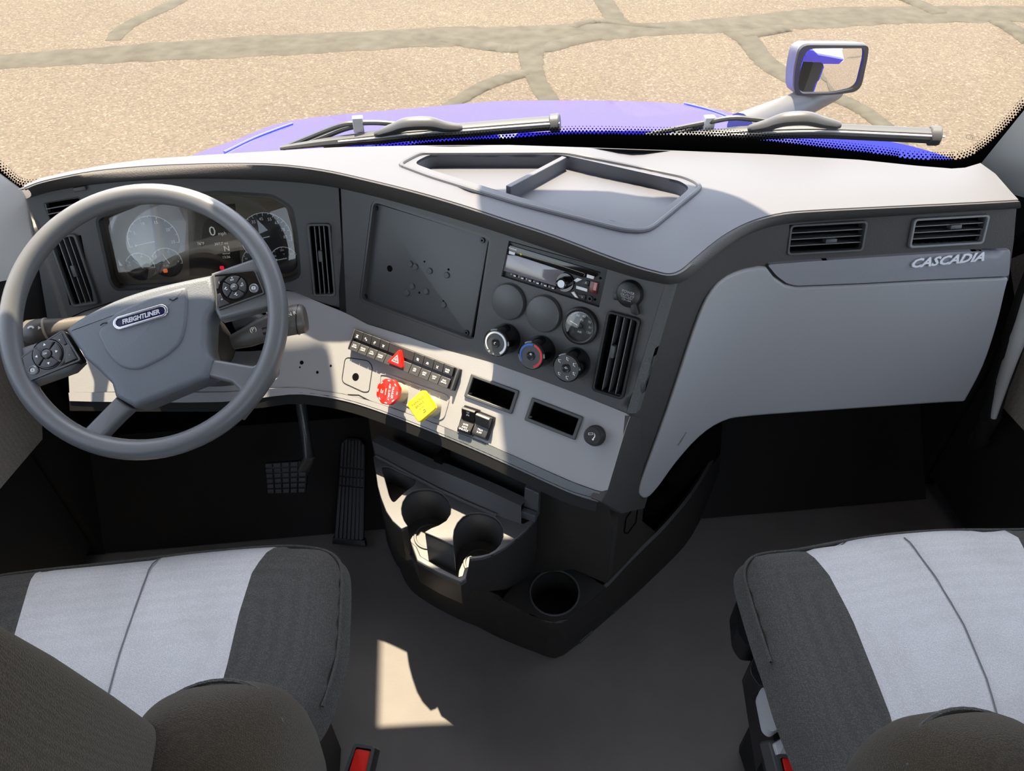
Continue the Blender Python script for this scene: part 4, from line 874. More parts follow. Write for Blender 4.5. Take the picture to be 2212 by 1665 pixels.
# badge
c = wu(303, 684, .016); c2 = wu(358, 668, .016); rt = math.degrees(math.atan2(c2[1] - c[1], c2[0] - c[0])); Mb = Matrix.Translation((c[0], c[1], .0128)) @ Matrix.Rotation(R(rt), 4, 'Z')
bd = MB().add(*ringprism(rrect(.084, .0205, .0102, 8), rrect(.0755, .0128, .0063, 8), -.002, .0034), Mb).build('badge', CHROME, t, False, bev=.0008); bd['label'] = 'oval chrome badge with raised white letters'
MB().add(*prism(rrect(.077, .0142, .007, 8), -.002, .0014), Mb).build('badge_field', NAVY, bd, False)
MB().add(*text('FREIGHTLINER', .0098, z=.0015, ext=.06, shear=.22, sx=.90, bold=.035), Mb).build('badge_lettering', SILVER, bd, False)
for pts in ([(217, 703), (223, 698), (232, 697)], [(366, 646), (374, 649), (384, 643)]): MB().add(*tube([(*wu(x, y, .0135), .0138) for x, y in pts], .0009, 5)).build('pressed_mark', BLACKM, pad, False)
# spokes: two wide upper ones that carry the button pads, two lower ones
def spoke(pts, z0, z1, name='spoke', m=WHEELM, bev=.006): return MB().add(*prism([wu(*p, z1 * .6) for p in pts], z0, z1, bev, 4)).build(name, m, t, False)
spoke([(132, 722), (170, 780), (150, 800), (60, 832), (36, 838), (22, 800), (14, 760), (40, 752)], -.024, .003)
spoke([(455, 590), (500, 574), (540, 560), (572, 548), (600, 590), (606, 640), (590, 660), (474, 690), (462, 668)], -.024, .003)
spoke([(452, 776), (470, 777), (545, 790), (585, 770), (600, 720), (606, 760), (590, 812), (566, 848), (520, 905), (505, 900), (519, 870), (515, 840), (500, 826), (446, 812)], -.018, .004)
spoke([(250, 857), (285, 882), (260, 905), (228, 938), (220, 958), (235, 972), (200, 976), (150, 945), (174, 934)], -.018, .004)
def padkit(quad, ctr, small, corners, rad, left):
    P = rpoly(quad, 6, 3); o = MB().add(*prism([wu(*p, .006) for p in P], -.012, .0075, .0022)).build('button_pad', GLOSSB, t, False)
    MB().add(*ringprism([wu(*p, .006) for p in P], inset([wu(*p, .006) for p in P], .0022), .0, .0079)).build('pad_rim', SATIN, o, False)
    c = wu(*ctr, .008); r = px_w(rad); MB().add(*lathe([(r * .9, .0072), (r * 1.12, .0076), (r * 1.16, .0072)], 36), Matrix.Translation((*c, 0))).build('dial_well', VOID, o, False)
    a0 = math.degrees(math.atan2(*(reversed([p - q for p, q in zip(wu(ctr[0] + 30, ctr[1] - 8), wu(*ctr))]))))
    for k in range(4):
        A0 = a0 + 45 + 90 * k + 4; A1 = A0 + 82; seg = [(r * math.cos(R(a)), r * math.sin(R(a))) for a in np.linspace(A0, A1, 12)] + [(r * .38 * math.cos(R(a)), r * .38 * math.sin(R(a))) for a in np.linspace(A1, A0, 8)]
        b = MB().add(*prism([(c[0] + x, c[1] + y) for x, y in seg], .006, .0112, .0012)).build('rocker_button', KEYM2, o, False); am = R((A0 + A1) / 2); q = V((c[0] + r * .7 * math.cos(am), c[1] + r * .7 * math.sin(am)))
        if left: mt = MB().add(*[[(q.x + .0024 * math.cos(am + u), q.y + .0024 * math.sin(am + u), .0116) for u in (0, 2.1, 4.2)], [(0, 1, 2)]])
        else:
            mt = MB().add(*text(('RES', '', 'CAN', 'SET')[k], .0036, x=q.x, y=q.y - .001, z=.0116, rot=a0)) if k in (0, 3) else MB().add(*ribbon([(q.x - .0026, q.y), (q.x - .0008, q.y + .0014), (q.x + .0008, q.y - .0014), (q.x + .0026, q.y)], .0009, .0116))
            mt.add(*circ_fan(.0009, q.x, q.y + .0026, .0116))
        mt.build('symbol', WHITE, b, False)
    cb = MB().add(*lathe([(0, .0146), (r * .2, .0142), (r * .31, .0125), (r * .33, .008)], 24), Matrix.Translation((*c, 0))).build('center_button', SATIN, o, False)
    MB().add(*text('OK', .0040, x=c[0], y=c[1], z=.0148, rot=a0)).build('symbol', WHITE, cb, False)
    s = wu(*small, .008); sb = MB().add(*lathe([(0, .0086), (px_w(7), .0088), (px_w(8.6), .0112), (px_w(10), .0105), (px_w(10.4), .006)], 28), Matrix.Translation((*s, 0))).build('round_button', mat('smoky_button', (120, 122, 126), .15, coat=.5) if 'smoky_button' not in MATS else MATS['smoky_button'], o, False)
    MB().add(*ringprism(rrect(px_w(8), px_w(6), .0008, 2, *s), rrect(px_w(5.4), px_w(3.4), .0006, 2, *s), .0116, .0118)).build('symbol', WHITE, sb, False)
    for pts, s_ in corners:
        b = MB().add(*prism([wu(*p, .009) for p in pts], .006, .0098, .001)).build('corner_button', KEYM2, o, False); q = np.mean([wu(*p, .009) for p in pts], axis=0); MB().add(*text(s_, .005, x=q[0], y=q[1], z=.0100, rot=a0)).build('symbol', WHITE, b, False)
def px_w(n): return (V(wu(315 + n, 689)) - V(wu(315, 689))).length
KEYM2 = mat('wheel_button', (58, 58, 60), .38)
padkit([(136, 712), (176, 778), (58, 826), (44, 775), (50, 768)], (103, 765), (73, 800), (([(110, 732), (132, 719), (144, 742), (138, 745), (122, 735)], '+'), ([(144, 754), (151, 750), (166, 774), (140, 785)], '-')), 30, True)
padkit([(461, 592), (548, 583), (553, 586), (573, 634), (471, 671)], (507, 621), (549, 623), (([(464, 598), (489, 596), (476, 608), (472, 623), (467, 625)], '('), ([(470, 635), (476, 633), (482, 645), (496, 655), (473, 663)], 'o')), 26, False)

# ================================================================== STEERING COLUMN WITH STALKS
t = thing('stalk_shroud', 'black steering shaft shroud behind the wheel with a stalk on each side', 'steering shroud', MW)
def wl(x, y, off): p = locw @ PW.hit(x, y, off); return V((p.x, p.y, off))
MB().add(*lathe([(0, -.03), (.05, -.032), (.062, -.05), (.066, -.11), (.058, -.20), (.05, -.26)], 32), Matrix.Scale(1.15, 4, (1, 0, 0))).build('shroud', BLACKM, t, False)
MB().add(*lathe([(.030, -.02), (.048, -.026), (.05, -.05)], 28)).build('switch_ring', DARK, t, False)
MB().add(*tube([wl(505, 700, -.07), wl(535, 690, -.07), wl(562, 700, -.07)], [.012, .022, .016], 10, flat=.6)).build('stalk_housing', DARK, t, False)
STK_M = mat('stalk_plastic', (92, 88, 84), .4, grain=(600, .1))
def stalk(pth, rad, off, flat, marks, nm, lab):
    P = [wl(x, y, off) for x, y in pth]; o = MB().add(*tube(P, rad, 18, True, flat, (0, .0, 1))).build(nm, STK_M, t, False, bev=.002); o['label'] = lab; return o, P
o, P = stalk([(190, 694), (150, 703), (118, 709), (104, 711), (100, 712), (62, 717), (53, 718)], [.010, .013, .0165, .0175, .019, .0195, .016], -.055, .8, None, 'wiper_stalk', 'stubby stalk with a wiper symbol on the door side')
MB().add(*tube([wl(105, 711, -.055), wl(101, 712, -.055)], .0198, 18, True, .82, (0, 0, 1))).build('stalk_ring', mat('pale_ring', (176, 166, 150), .4), o, False)
mt = MB(); A = wl(79, 713, -.055); mt.add(*ribbon(arc(.0046, 20, 160, 8, A.x, A.y - .002), .003, A.z + .0162)).add(*[[(A.x + .011, A.y + .003, A.z + .0158), (A.x + .0155, A.y, A.z + .0154), (A.x + .011, A.y - .003, A.z + .0158)], [(0, 2, 1)]]); mt.build('symbol', WHITE, o, False)
o, P = stalk([(500, 740), (535, 728), (565, 714), (600, 700), (640, 690), (656, 688), (662, 687)], [.012, .017, .0205, .023, .025, .0245, .020], -.06, .85, None, 'gear_stalk', 'thick gear and retarder stalk on the passenger side')
MB().add(*tube([wl(645, 690, -.06), wl(647, 690, -.06)], .0256, 18, True, .86, (0, 0, 1))).build('stalk_ring', BLACK, o, False)
mt = MB()
for x, y, s_, sz in ((553, 716, '(P)', .010), (632, 686, 'D N R', .0085)): A = wl(x, y, -.06); mt.add(*text(s_, sz, x=A.x, y=A.y, z=A.z + (.0215 if x > 600 else .0170), rot=18))
mt.build('symbol', LCDT, o, False)
MB().add(*tube([wl(568, 714, -.042), wl(612, 704, -.036)], [.007, .009], 10, True, .6, (0, 0, 1))).build('thumb_switch', BLACK, o, False)

# ================================================================== PEDALS
PPd = Plane(atz(753, 1172, .025), NN(2, 42)); q = [(738, 944), (790, 948), (785, 1172), (722, 1167)]
t = thing('accelerator_pedal', 'tall ribbed black accelerator pedal beside the center console', 'pedal', PPd.M()); lp = PPd.M().inverted()
def pu(pl, lc, q, s, v):
    a = np.array(q[0]) * (1 - s) + np.array(q[1]) * s; b = np.array(q[3]) * (1 - s) + np.array(q[2]) * s; c = a * (1 - v) + b * v; p = lc @ pl.hit(*c); return (p.x, p.y)
MB().add(*prism(rpoly([pu(PPd, lp, q, *s) for s in ((.0, .06), (.22, 0), (.75, 0), (1, .06), (1, 1), (0, 1))], .012), -.014, 0, .002)).build('treadle', BLACK, t, False)
for v0, v1 in ((.02, .28), (.295, .365), (.38, .455), (.47, .985)):
    for k in range(7):
        s0, s1 = .03 + k * .138, .03 + k * .138 + .10; v_ = max(v0, .05 if k in (0, 6) else .02)
        MB().add(*prism([pu(PPd, lp, q, *s) for s in ((s0, v_), (s1, v_), (s1, v1), (s0, v1))], -.001, .005, .001, 2)).build('rib', RUBBER, t, False)
MB().add(*prism([pu(PPd, lp, q, *s) for s in ((-.05, .97), (1.05, .97), (1.1, 1.03), (-.05, 1.03))], -.02, .006, .002)).build('heel_hinge', BLACK, t, False)
PBp = Plane(atd(620, 1030, 1.60), NN(2, 38)); q = [(572, 1000), (664, 994), (660, 1064), (578, 1066)]; lp = PBp.M().inverted()
t = thing('brake_pedal', 'brake pedal with a waffled rubber pad hanging in the dark footwell', 'pedal', PBp.M())
MB().add(*prism(rpoly([pu(PBp, lp, q, *s) for s in ((0, 0), (1, 0), (1, 1), (0, 1))], .006), -.012, 0, .002)).build('pad', BLACK, t, False)
for i in range(5):
    for j in range(6): MB().add(*prism([pu(PBp, lp, q, *s) for s in ((i / 5 + .02, j / 6 + .02), (i / 5 + .18, j / 6 + .02), (i / 5 + .18, j / 6 + .145), (i / 5 + .02, j / 6 + .145))], -.001, .0045, .0012, 2)).build('tread_block', RUBBER, t, False)
ap = [PBp.hit(655, 1020, -.012), PBp.hit(668, 985, .01), atd(660, 940, 1.60), atd(652, 885, 1.58), atd(648, 850, 1.57)]
MB().add(*tube(ap, [.012, .012, .011, .011, .011], 12, True, 1.3)).build('pedal_arm', STEEL, t)

# ================================================================== CENTER CONSOLE WITH CUP HOLDERS
ZT, ZF, ZL = .42, .335, .365
t = thing('floor_console', 'dark center console below the switch panel with two open-fronted cup holders', 'console', atz(1060, 1200, 0))
zt = lambda z: (lambda x, y: atz(x, y, z))
CUP1 = [(881, 1136), (873, 1124), (868, 1110), (867, 1098), (870, 1084), (878, 1071), (890, 1062), (905, 1057), (922, 1056), (940, 1059), (956, 1067), (968, 1080), (974, 1096), (973, 1110), (964, 1124), (948, 1134), (932, 1140), (918, 1148)]
BLK = [(918, 1150), (935, 1157), (955, 1166), (979, 1178)]
CUP2 = [(980, 1176), (979, 1160), (981, 1144), (988, 1129), (1000, 1116), (1016, 1108), (1034, 1107), (1052, 1110), (1068, 1117), (1080, 1129), (1087, 1144), (1087, 1160), (1081, 1175), (1070, 1187), (1056, 1195), (1040, 1199), (1014, 1202)]
LEFT = [(806, 985), (809, 1005), (812, 1022), (816, 1050), (823, 1075), (834, 1104), (848, 1125), (867, 1142)]
RIGHT = [(1014, 1207), (1040, 1204), (1063, 1197), (1090, 1182), (1115, 1163), (1140, 1140), (1161, 1115)]
RIDGE = [(1130, 1131), (1073, 1113), (1010, 1086), (947, 1057), (897, 1031), (842, 1001), (812, 985)]
POCK = rpoly([(824, 1008), (840, 1008), (899, 1036), (896, 1046), (872, 1064), (850, 1086), (842, 1074)], 7)
MB().add(*skin(LEFT + CUP1 + BLK + CUP2 + RIGHT + RIDGE, zt(ZT), .008, (0, 0, -1), step=16, holes=[POCK])).build('tray_top', TRAYM, t, bev=.0022)
inn = [atz(x, y, ZT) for x, y in CUP1 + BLK + CUP2]
MB().add(*loft([[p - V((0, 0, .001)) for p in inn], [V((p.x, p.y, ZF)) for p in inn]])).build('cup_walls', TRAYM, t, ang=50)
pc = [atz(x, y, ZT) for x, y in POCK + POCK[:1]]; MB().add(*loft([[p - V((0, 0, .001)) for p in pc], [V((p.x, p.y, ZT - .05)) for p in pc]])).add([V((p.x, p.y, ZT - .05)) for p in pc[:-1]], [tuple(range(len(pc) - 1))]).build('pocket', TRAYM, t, ang=50)
fl = [(p.x, p.y) for p in inn] + [(p.x, p.y) for p in (atz(x, y, ZF) for x, y in ((1010, 1262), (960, 1250), (900, 1222), (880, 1190)))]
MB().add(*prism(fl, ZF - .006, ZF)).build('cup_floor', TRAYM, t)
lip = [(884, 1165), (892, 1186), (901, 1211), (945, 1236), (995, 1258), (1008, 1250), (1014, 1222), (1004, 1226), (999, 1243), (990, 1245), (945, 1222), (909, 1200), (900, 1180)]
MB().add(*skin(lip, zt(ZL), .012, (0, 0, -1), step=14)).build('front_lip', TRAYM, t, bev=.002)
for x, y in ((921, 1098), (1033, 1154)):
    c = atz(x, y, ZT); MB().add(*ringprism([(c.x + a, c.y + b) for a, b in circ(.030, 36)], [(c.x + a, c.y + b) for a, b in circ(.025, 36)], ZF, ZF + .003)).build('cup_ring', TRAYM, t, bev=.001)
# ridge, ramp and bin behind the cups
rp = [atz(x, y, ZT + .003) for x, y in reversed(RIDGE[1:])]; MB().add(*tube(rp, .0035, 8)).build('ridge', TRAYM, t)
SHELF = [(804, 953), (860, 979), (932, 1011), (953, 1017), (1040, 1053), (1126, 1093)]
A_ = [atz(x, y, ZT) for x, y in cr([(812, 985), (842, 1001), (897, 1031), (947, 1057), (1010, 1086), (1073, 1113), (1126, 1131)], 3)]
sh = cr(SHELF, 4); B_ = [atz(*sh[int(round(i * (len(sh) - 1) / (len(A_) - 1)))], ZT + .03) for i in range(len(A_))]
MB().add(*loft([A_, B_, [p + V((.012, .016, .0)) for p in B_], [p + V((.02, .03, -.05)) for p in B_]])).build('bin_ramp', TRAYM, t, ang=40)
TWn = NN(36, 4); TW = Plane(atz(1040, 1053, ZT + .03) - TWn * .045, TWn)
MB().add(*skin([(790, 880), (900, 915), (1060, 985), (1180, 1040), (1296, 1080), (1316, 1090), (1322, 1150), (1310, 1262), (1240, 1232), (1150, 1240), (1000, 1260), (830, 1110), (800, 950)], TW.hit, .03, -TWn, step=30)).build('tower_face', CONS, t, bev=.004)
MB().add(*skin([(938, 985), (954, 992), (953, 1020), (926, 1042), (920, 1036), (934, 1016)], TW.off(.036).hit, .03, -TWn, step=20)).build('bin_gap_shade', VOID, t)  # black strip painted in for the shaded gap of the bin
b0, b1, b2, b3 = atz(1130, 1108, ZT), atz(1161, 1119, ZT), atz(1164, 1066, ZT + .055), atz(1133, 1053, ZT + .055)
dq = (b1 - b0).cross(V((0, 0, 1))).normalized() * .012; MB().add([b0, b1, b2, b3] + [p - dq for p in (b0, b1, b2, b3)], [(0, 1, 2, 3), (7, 6, 5, 4), (0, 4, 5, 1), (1, 5, 6, 2), (2, 6, 7, 3), (3, 7, 4, 0)]).build('end_bracket', TRAYM, t, bev=.0015)
MB().add([b0, b1, b1 + V((0, 0, .018)), b0 + V((0, 0, .018))] + [p + dq * .9 for p in (b0, b1, b1 + V((0, 0, .018)), b0 + V((0, 0, .018)))], [(0, 1, 2, 3), (7, 6, 5, 4), (0, 4, 5, 1), (1, 5, 6, 2), (2, 6, 7, 3), (3, 7, 4, 0)]).build('bracket_step', TRAYM, t, bev=.001)
# outer shell from the tray down to the base seam
SH_T = [(806, 978, ZT), (812, 1022, ZT), (823, 1075, ZT), (845, 1122, ZT), (867, 1142, ZT), (881, 1138, ZT), (890, 1180, ZL + .012), (901, 1211, ZL), (945, 1236, ZL), (995, 1258, ZL), (1008, 1250, ZL), (1014, 1208, ZT), (1063, 1198, ZT), (1115, 1164, ZT), (1161, 1116, ZT)]
SH_B = [(816, 1050), (824, 1100), (836, 1145), (860, 1187), (872, 1197), (880, 1203), (888, 1208), (896, 1214), (945, 1240), (996, 1264), (1010, 1268), (1022, 1272), (1050, 1278), (1095, 1272), (1150, 1240)]
A_ = [atz(x, y, z - .001) for x, y, z in SH_T]; B_ = [atz(x, y, .22) for x, y in SH_B]; mid = [V((p.x * .97 + q.x * .03, p.y * .97 + q.y * .03 - .001, p.z * .5 + q.z * .5)) for p, q in zip(A_, B_)]
MB().add(*loft([A_, mid, B_])).build('tray_shell', CONS, t, ang=45)
# base: low wall that runs round the front and along the passenger side
BT = cr([(820, 1075), (836, 1142), (860, 1187), (894, 1214), (940, 1240), (995, 1265), (1062, 1286), (1086, 1301), (1130, 1320), (1174, 1339), (1195, 1343), (1226, 1337), (1308, 1270), (1350, 1225), (1395, 1180), (1440, 1135), (1500, 1062), (1548, 980)], 3)
BB = cr([(836, 1170), (852, 1211), (868, 1232), (887, 1250), (918, 1285), (972, 1320), (1050, 1363), (1085, 1380), (1128, 1398), (1155, 1408), (1178, 1415), (1217, 1415), (1322, 1328), (1360, 1295), (1400, 1258), (1478, 1180), (1516, 1118), (1560, 1040)], 3)
A_ = [atz(x, y, .20) for x, y in BT]; B_ = [atz(x, y, .0) for x, y in BB]; n_ = len(A_); I_ = []
for i in range(n_):
    d = (A_[min(i + 1, n_ - 1)] - A_[max(i - 1, 0)]).normalized(); I_.append(A_[i] + V((-d.y, d.x, 0)) * .012)
MB().add(*loft([[p - V((0, 0, .16)) for p in I_], [p - V((0, 0, .003)) for p in I_], [p * .5 + q * .5 + V((0, 0, .001)) for p, q in zip(I_, A_)], [p - V((0, 0, .003)) for p in A_], [p * .5 + q * .5 + (q - p).normalized() * .0 for p, q in zip(A_, B_)], B_])).build('base_wall', CONS, t, ang=50)
S3 = [(1084, 1296), (1110, 1262), (1158, 1226), (1241, 1224), (1309, 1268), (1262, 1308), (1228, 1334), (1197, 1341), (1172, 1336), (1128, 1318)]
C3 = [(1198 + 53 * math.cos(a), 1281 + 48.5 * math.sin(a)) for a in np.linspace(0, 2 * math.pi, 36, endpoint=False)]
MB().add(*skin(S3, zt(.203), .006, (0, 0, -1), step=14, holes=[C3])).build('low_shelf', CONS, t, bev=.0012)
c3 = [atz(x, y, .203) for x, y in C3]; c3 = c3 + c3[:1]; MB().add(*loft([[p + V((0, 0, .001)) for p in c3], [V((p.x, p.y, .12)) for p in c3]])).add([V((p.x, p.y, .12)) for p in c3[:-1]], [tuple(range(len(c3) - 1))]).build('low_cup_well', CONS, t, ang=50)
rim3 = [p + V((0, 0, .001)) for p in c3]; MB().add(*tube(rim3, .002, 6, False)).build('low_cup_rim', TRAYM, t)
# passenger flank of the tower with its pull pocket
fp = atz(1330, 1240, .20); FKn = V((.66, -.75, .30)).normalized(); FK = Plane(fp, FKn)
MB().add(*skin([(1312, 1090), (1392, 1096), (1389, 1125), (1420, 1150), (1350, 1228), (1318, 1262), (1306, 1258)], FK.hit, .03, -FKn, step=30)).build('tower_flank', CONS, t, bev=.004)
pk3 = rpoly([(1352, 1120), (1368, 1098), (1378, 1096), (1374, 1128), (1356, 1152), (1349, 1150)], 5); outline = [FK.hit(*p, .001) for p in pk3]
MB().add(*tube(outline + outline[:1], .0012, 5, False)).build('pull_pocket', VOID, t)
# inside of the side bin
MB().add(*skin([(1392, 1098), (1425, 1050), (1510, 945), (1560, 915), (1556, 980), (1500, 1062), (1440, 1132), (1400, 1175)], Plane(atz(1400, 1150, .12), V((.55, -.8, .1))).hit, .01, None, step=40)).build('bin_back', VOID, t)
# two floor clips at the foot of the console
for x0, y0, x1, y1 in ((1322, 1322, 1345, 1299), (1250, 1385, 1276, 1362)):
    a_, b_ = atz(x0, y0, .006), atz(x1, y1, .006); MB().add(*tube([a_, b_], .006, 8)).build('floor_clip', SATIN, t)

# ================================================================== SEATS
def pillow(outline, z0, r, crown, depth, insert, lines, slope=0, yref=.55):
    """a stuffed cushion: outline in the floor plan, rounded rim, crowned top; split by the insert's edges"""
    ol = resamp(cr(outline, 5, True), .014)
    rings = [inset(ol, d) for d in (r * .12, r * .35, r * .7)]
    p2, fs = cdt(ol, (), .019, lines=list(lines))
    d = segdist([ol], p2); T = []
    for (x, y), q in zip(p2, d):
        e = min(q, r); z = z0 - r + math.sqrt(max(0, r * r - (r - e) ** 2)) + crown * sst(0, .22, q) + slope * (y - yref); T.append(V((x, y, z)))
    A = [f if (T[f[1]] - T[f[0]]).cross(T[f[2]] - T[f[0]]).z > 0 else tuple(reversed(f)) for f in fs]
    C = np.array([np.mean([p2[i] for i in f], axis=0) for f in A]); k = inpoly(insert, C)
    return T, [f for f, q in zip(A, k) if q], [f for f, q in zip(A, k) if not q], ol
def compact(T, fs): u = sorted({i for f in fs for i in f}); mp = {i: j for j, i in enumerate(u)}; return [T[i] for i in u], [tuple(mp[i] for i in f) for f in fs]
def seat(name, label, outline, lb, rb, seam, z0, cx, group):
    t = thing(name, label, 'seat', (cx, .5, 0), group)
    ins = [(lb[0][0], lb[0][1] + .08)] + lb + [(lb[-1][0], .15), (rb[-1][0], .15)] + list(reversed(rb)) + [(rb[0][0], rb[0][1] + .08)]; T, fi, fb, ol = pillow(outline, z0, .055, .012, .11, ins, [lb, rb])
    lines_ = compact(T, fi); MB().add(*lines_).build('seat_insert', LIGHTF, t, ang=80)['label'] = 'light gray cloth center of the cushion'
    [MB().add(*compact(T, [f for f in fb if (sum(T[i].x for i in f) / len(f) < cx) == sd])).build('seat_bolster', DARKF, t, ang=80) for sd in (True, False)]
    bt = inset(ol, .004); zz = [T_.z for T_ in T]
    rw = [[V((x, y, z0 - .055)) for x, y in ol + ol[:1]], [V((x, y, z0 - .10)) for x, y in inset(ol, .026) + inset(ol, .026)[:1]], [V((x, y, z0 - .15)) for x, y in inset(ol, .05) + inset(ol, .05)[:1]]]
    MB().add(*loft(rw)).build('cushion_side', DARKF, t, ang=80)
    TT = np.array([(p.x, p.y) for p in T]); Z = [p.z for p in T]
    def zat(x, y): i = int(np.argmin(((TT - (x, y)) ** 2).sum(1))); return Z[i]
    for L in seam: MB().add(*tube([V((x, y, zat(x, y) + .0012)) for x, y in resamp(L, .012, False)], .0011, 5)).build('seam', mat('seam_thread', (120, 122, 128), .9) if 'seam_thread' not in MATS else MATS['seam_thread'], t)
    pp = inset(ol, .010); zp = z0 - .055 + math.sqrt(.055 ** 2 - .045 ** 2) + .001; pp = [p for p in pp if p[1] > .47]; k0 = max(range(len(pp)), key=lambda i: (V(pp[i]) - V(pp[i - 1])).length); pp = pp[k0:] + pp[:k0]
    MB().add(*tube([V((x, y, zp)) for x, y in pp], .0028, 6, False)).build('piping', DARKF, t)
    x0, x1 = min(p[0] for p in outline), max(p[0] for p in outline); y1 = max(p[1] for p in outline)
    MB().add(*box(x0 + .05, x1 - .05, .16, y1 - .08, z0 - .20, z0 - .13)).build('seat_pan', BLACKM, t, bev=.01)
    MB().add(*box(x0 + .08, x1 - .08, .18, y1 - .14, .0, z0 - .19)).build('pedestal', BLACKM, t, bev=.015)
    return t
def wz(pts, z): return [(p.x, p.y) for p in (atz(x, y, z) for x, y in pts)]
def mirror(pts, cx): return [(2 * cx - x, y) for x, y in pts]
ZS = .50
rt = wz([(600, 1159), (680, 1163), (722, 1176), (744, 1200), (750, 1240), (747, 1330), (742, 1400), (722, 1480), (696, 1545), (660, 1600), (640, 1640)], ZS - .01)
rt.append((rt[-1][0] - .02, .24)); cxD = -.615; lf = mirror(rt, cxD)[::-1]
lbD = wz([(75, 1212), (62, 1270), (30, 1405), (-20, 1560)], ZS); rbD = wz([(600, 1157), (575, 1190), (545, 1240), (520, 1330), (495, 1440), (474, 1512), (450, 1600)], ZS); lbD[-1] = (lbD[-1][0], rbD[-1][1])
cutf = lambda pts, o: pts
DS = seat('driver_seat', 'driver seat with pale gray cushion center and charcoal bolsters, before the steering wheel', lf[:-1] + [(cxD - .07, rt[0][1] - .004), (cxD + .06, rt[0][1] + .001)] + rt, lbD, rbD, [wz([(340, 1180), (318, 1225), (300, 1280), (260, 1410), (225, 1540)], ZS + .01)], ZS, cxD, None)
ltP = wz([(1716, 1167), (1672, 1171), (1628, 1180), (1603, 1200), (1597, 1232), (1612, 1290), (1640, 1380), (1665, 1450), (1690, 1530), (1722, 1610), (1740, 1650)], ZS - .01); ltP.append((ltP[-1][0] + .02, .20)); cxP = .59
rtP = mirror(ltP, cxP); lbP = wz([(1718, 1166), (1745, 1185), (1790, 1245), (1840, 1350), (1880, 1450), (1918, 1548), (1945, 1640)], ZS); rbP = wz([(2182, 1129), (2200, 1160), (2226, 1230), (2330, 1600)], ZS); rbP[-1] = (rbP[-1][0], lbP[-1][1])
PSn = seat('passenger_seat', 'passenger seat with pale gray cushion center, behind the glovebox, gray lever at its side', ltP[::-1][:-1] + [ltP[0], (cxP - .06, ltP[0][1] + .012), (cxP + .06, ltP[0][1] + .012)] + rtP, lbP, rbP, [wz([(1960, 1150), (2020, 1240), (2080, 1350), (2130, 1470), (2165, 1585)], ZS + .01), wz([(2080, 1592), (2165, 1586), (2260, 1575)], ZS + .012)], ZS, cxP, None)
def back(t, slices, nm='backrest', m=BACKF):
    rows = []
    for z, xc, yc, hw, hd, p in slices:
        row = []
        for k in range(40):
            a = 2 * math.pi * k / 40; c, s = math.cos(a), math.sin(a); row.append(V((xc + hw * math.copysign(abs(c) ** p, c), yc + hd * math.copysign(abs(s) ** p, s), z)))
        rows.append(row)
    return MB().add(*loft(rows, True, True)).build(nm, m, t, ang=85, sub=1)
for T_, cx, sg, dy in ((DS, cxD + .01, 1, .035), (PSn, cxP - .03, -1, -.075)):
    back(T_, [(.44, cx, .28 + dy, .19, .07, .5), (.60, cx, .275 + dy, .18, .07, .45), (.85, cx, .245 + dy, .166, .07, .4), (1.05, cx, .21 + dy, .160, .07, .4), (1.16, cx, .175 + dy, .165, .065, .45), (1.20, cx, .165 + dy, .13, .04, .6)])
    for k in (1, -1):
        x = cx + k * .203; b = back(T_, [(.46, x, .285 + dy, .085, .075, .7), (.56, x, .295 + dy, .092, .088, .7), (.66, x + k * .002, .30 + dy, .092, .086, .7), (.72, x, .295 + dy, .082, .076, .7), (.755, x - k * .004, .285 + dy, .062, .056, .8), (.77, x - k * .008, .28 + dy, .03, .028, .9)], 'back_bolster')
        MB().add(*tube([V((x + .075 * math.cos(a), .293 + dy + .068 * math.sin(a), .722 + .012 * math.sin(a))) for a in np.linspace(.3, 2.8, 16)], .0028, 6)).build('piping', DARKF, T_)
back(PSn, [(.44, .345, .165, .09, .05, .7), (.56, .345, .18, .10, .06, .7), (.66, .345, .185, .095, .055, .7), (.70, .345, .18, .075, .04, .8), (.715, .345, .175, .04, .02, .9)], 'side_wing')
# levers on the inboard side of the passenger seat
def lever(pts, z, th, m, nm, bev=.006): return MB().add(*skin(rpoly(pts, 10, 3), zt(z), th, (0, 0, -1), step=18)).build(nm, m, PSn, bev=bev, seg=3)
lever([(1588, 1300), (1600, 1283), (1640, 1290), (1650, 1395), (1612, 1393), (1594, 1365)], .40, .05, BLACK, 'tilt_lever'); lever([(1626, 1420), (1645, 1400), (1680, 1440), (1690, 1480), (1640, 1482), (1619, 1450)], .39, .05, BLACK, 'height_lever')
gl = lever([(1637, 1496), (1652, 1478), (1680, 1474), (1720, 1560), (1690, 1566), (1668, 1582), (1652, 1570)], .385, .02, LGRAY, 'slide_lever', .008); gl['label'] = 'pale gray seat lever'
MB().add(*skin([(1636, 1395), (1680, 1400), (1720, 1600), (1672, 1600)], zt(.36), .12, (0, 0, -1), step=40)).build('side_cover', BLACK, PSn, bev=.01)
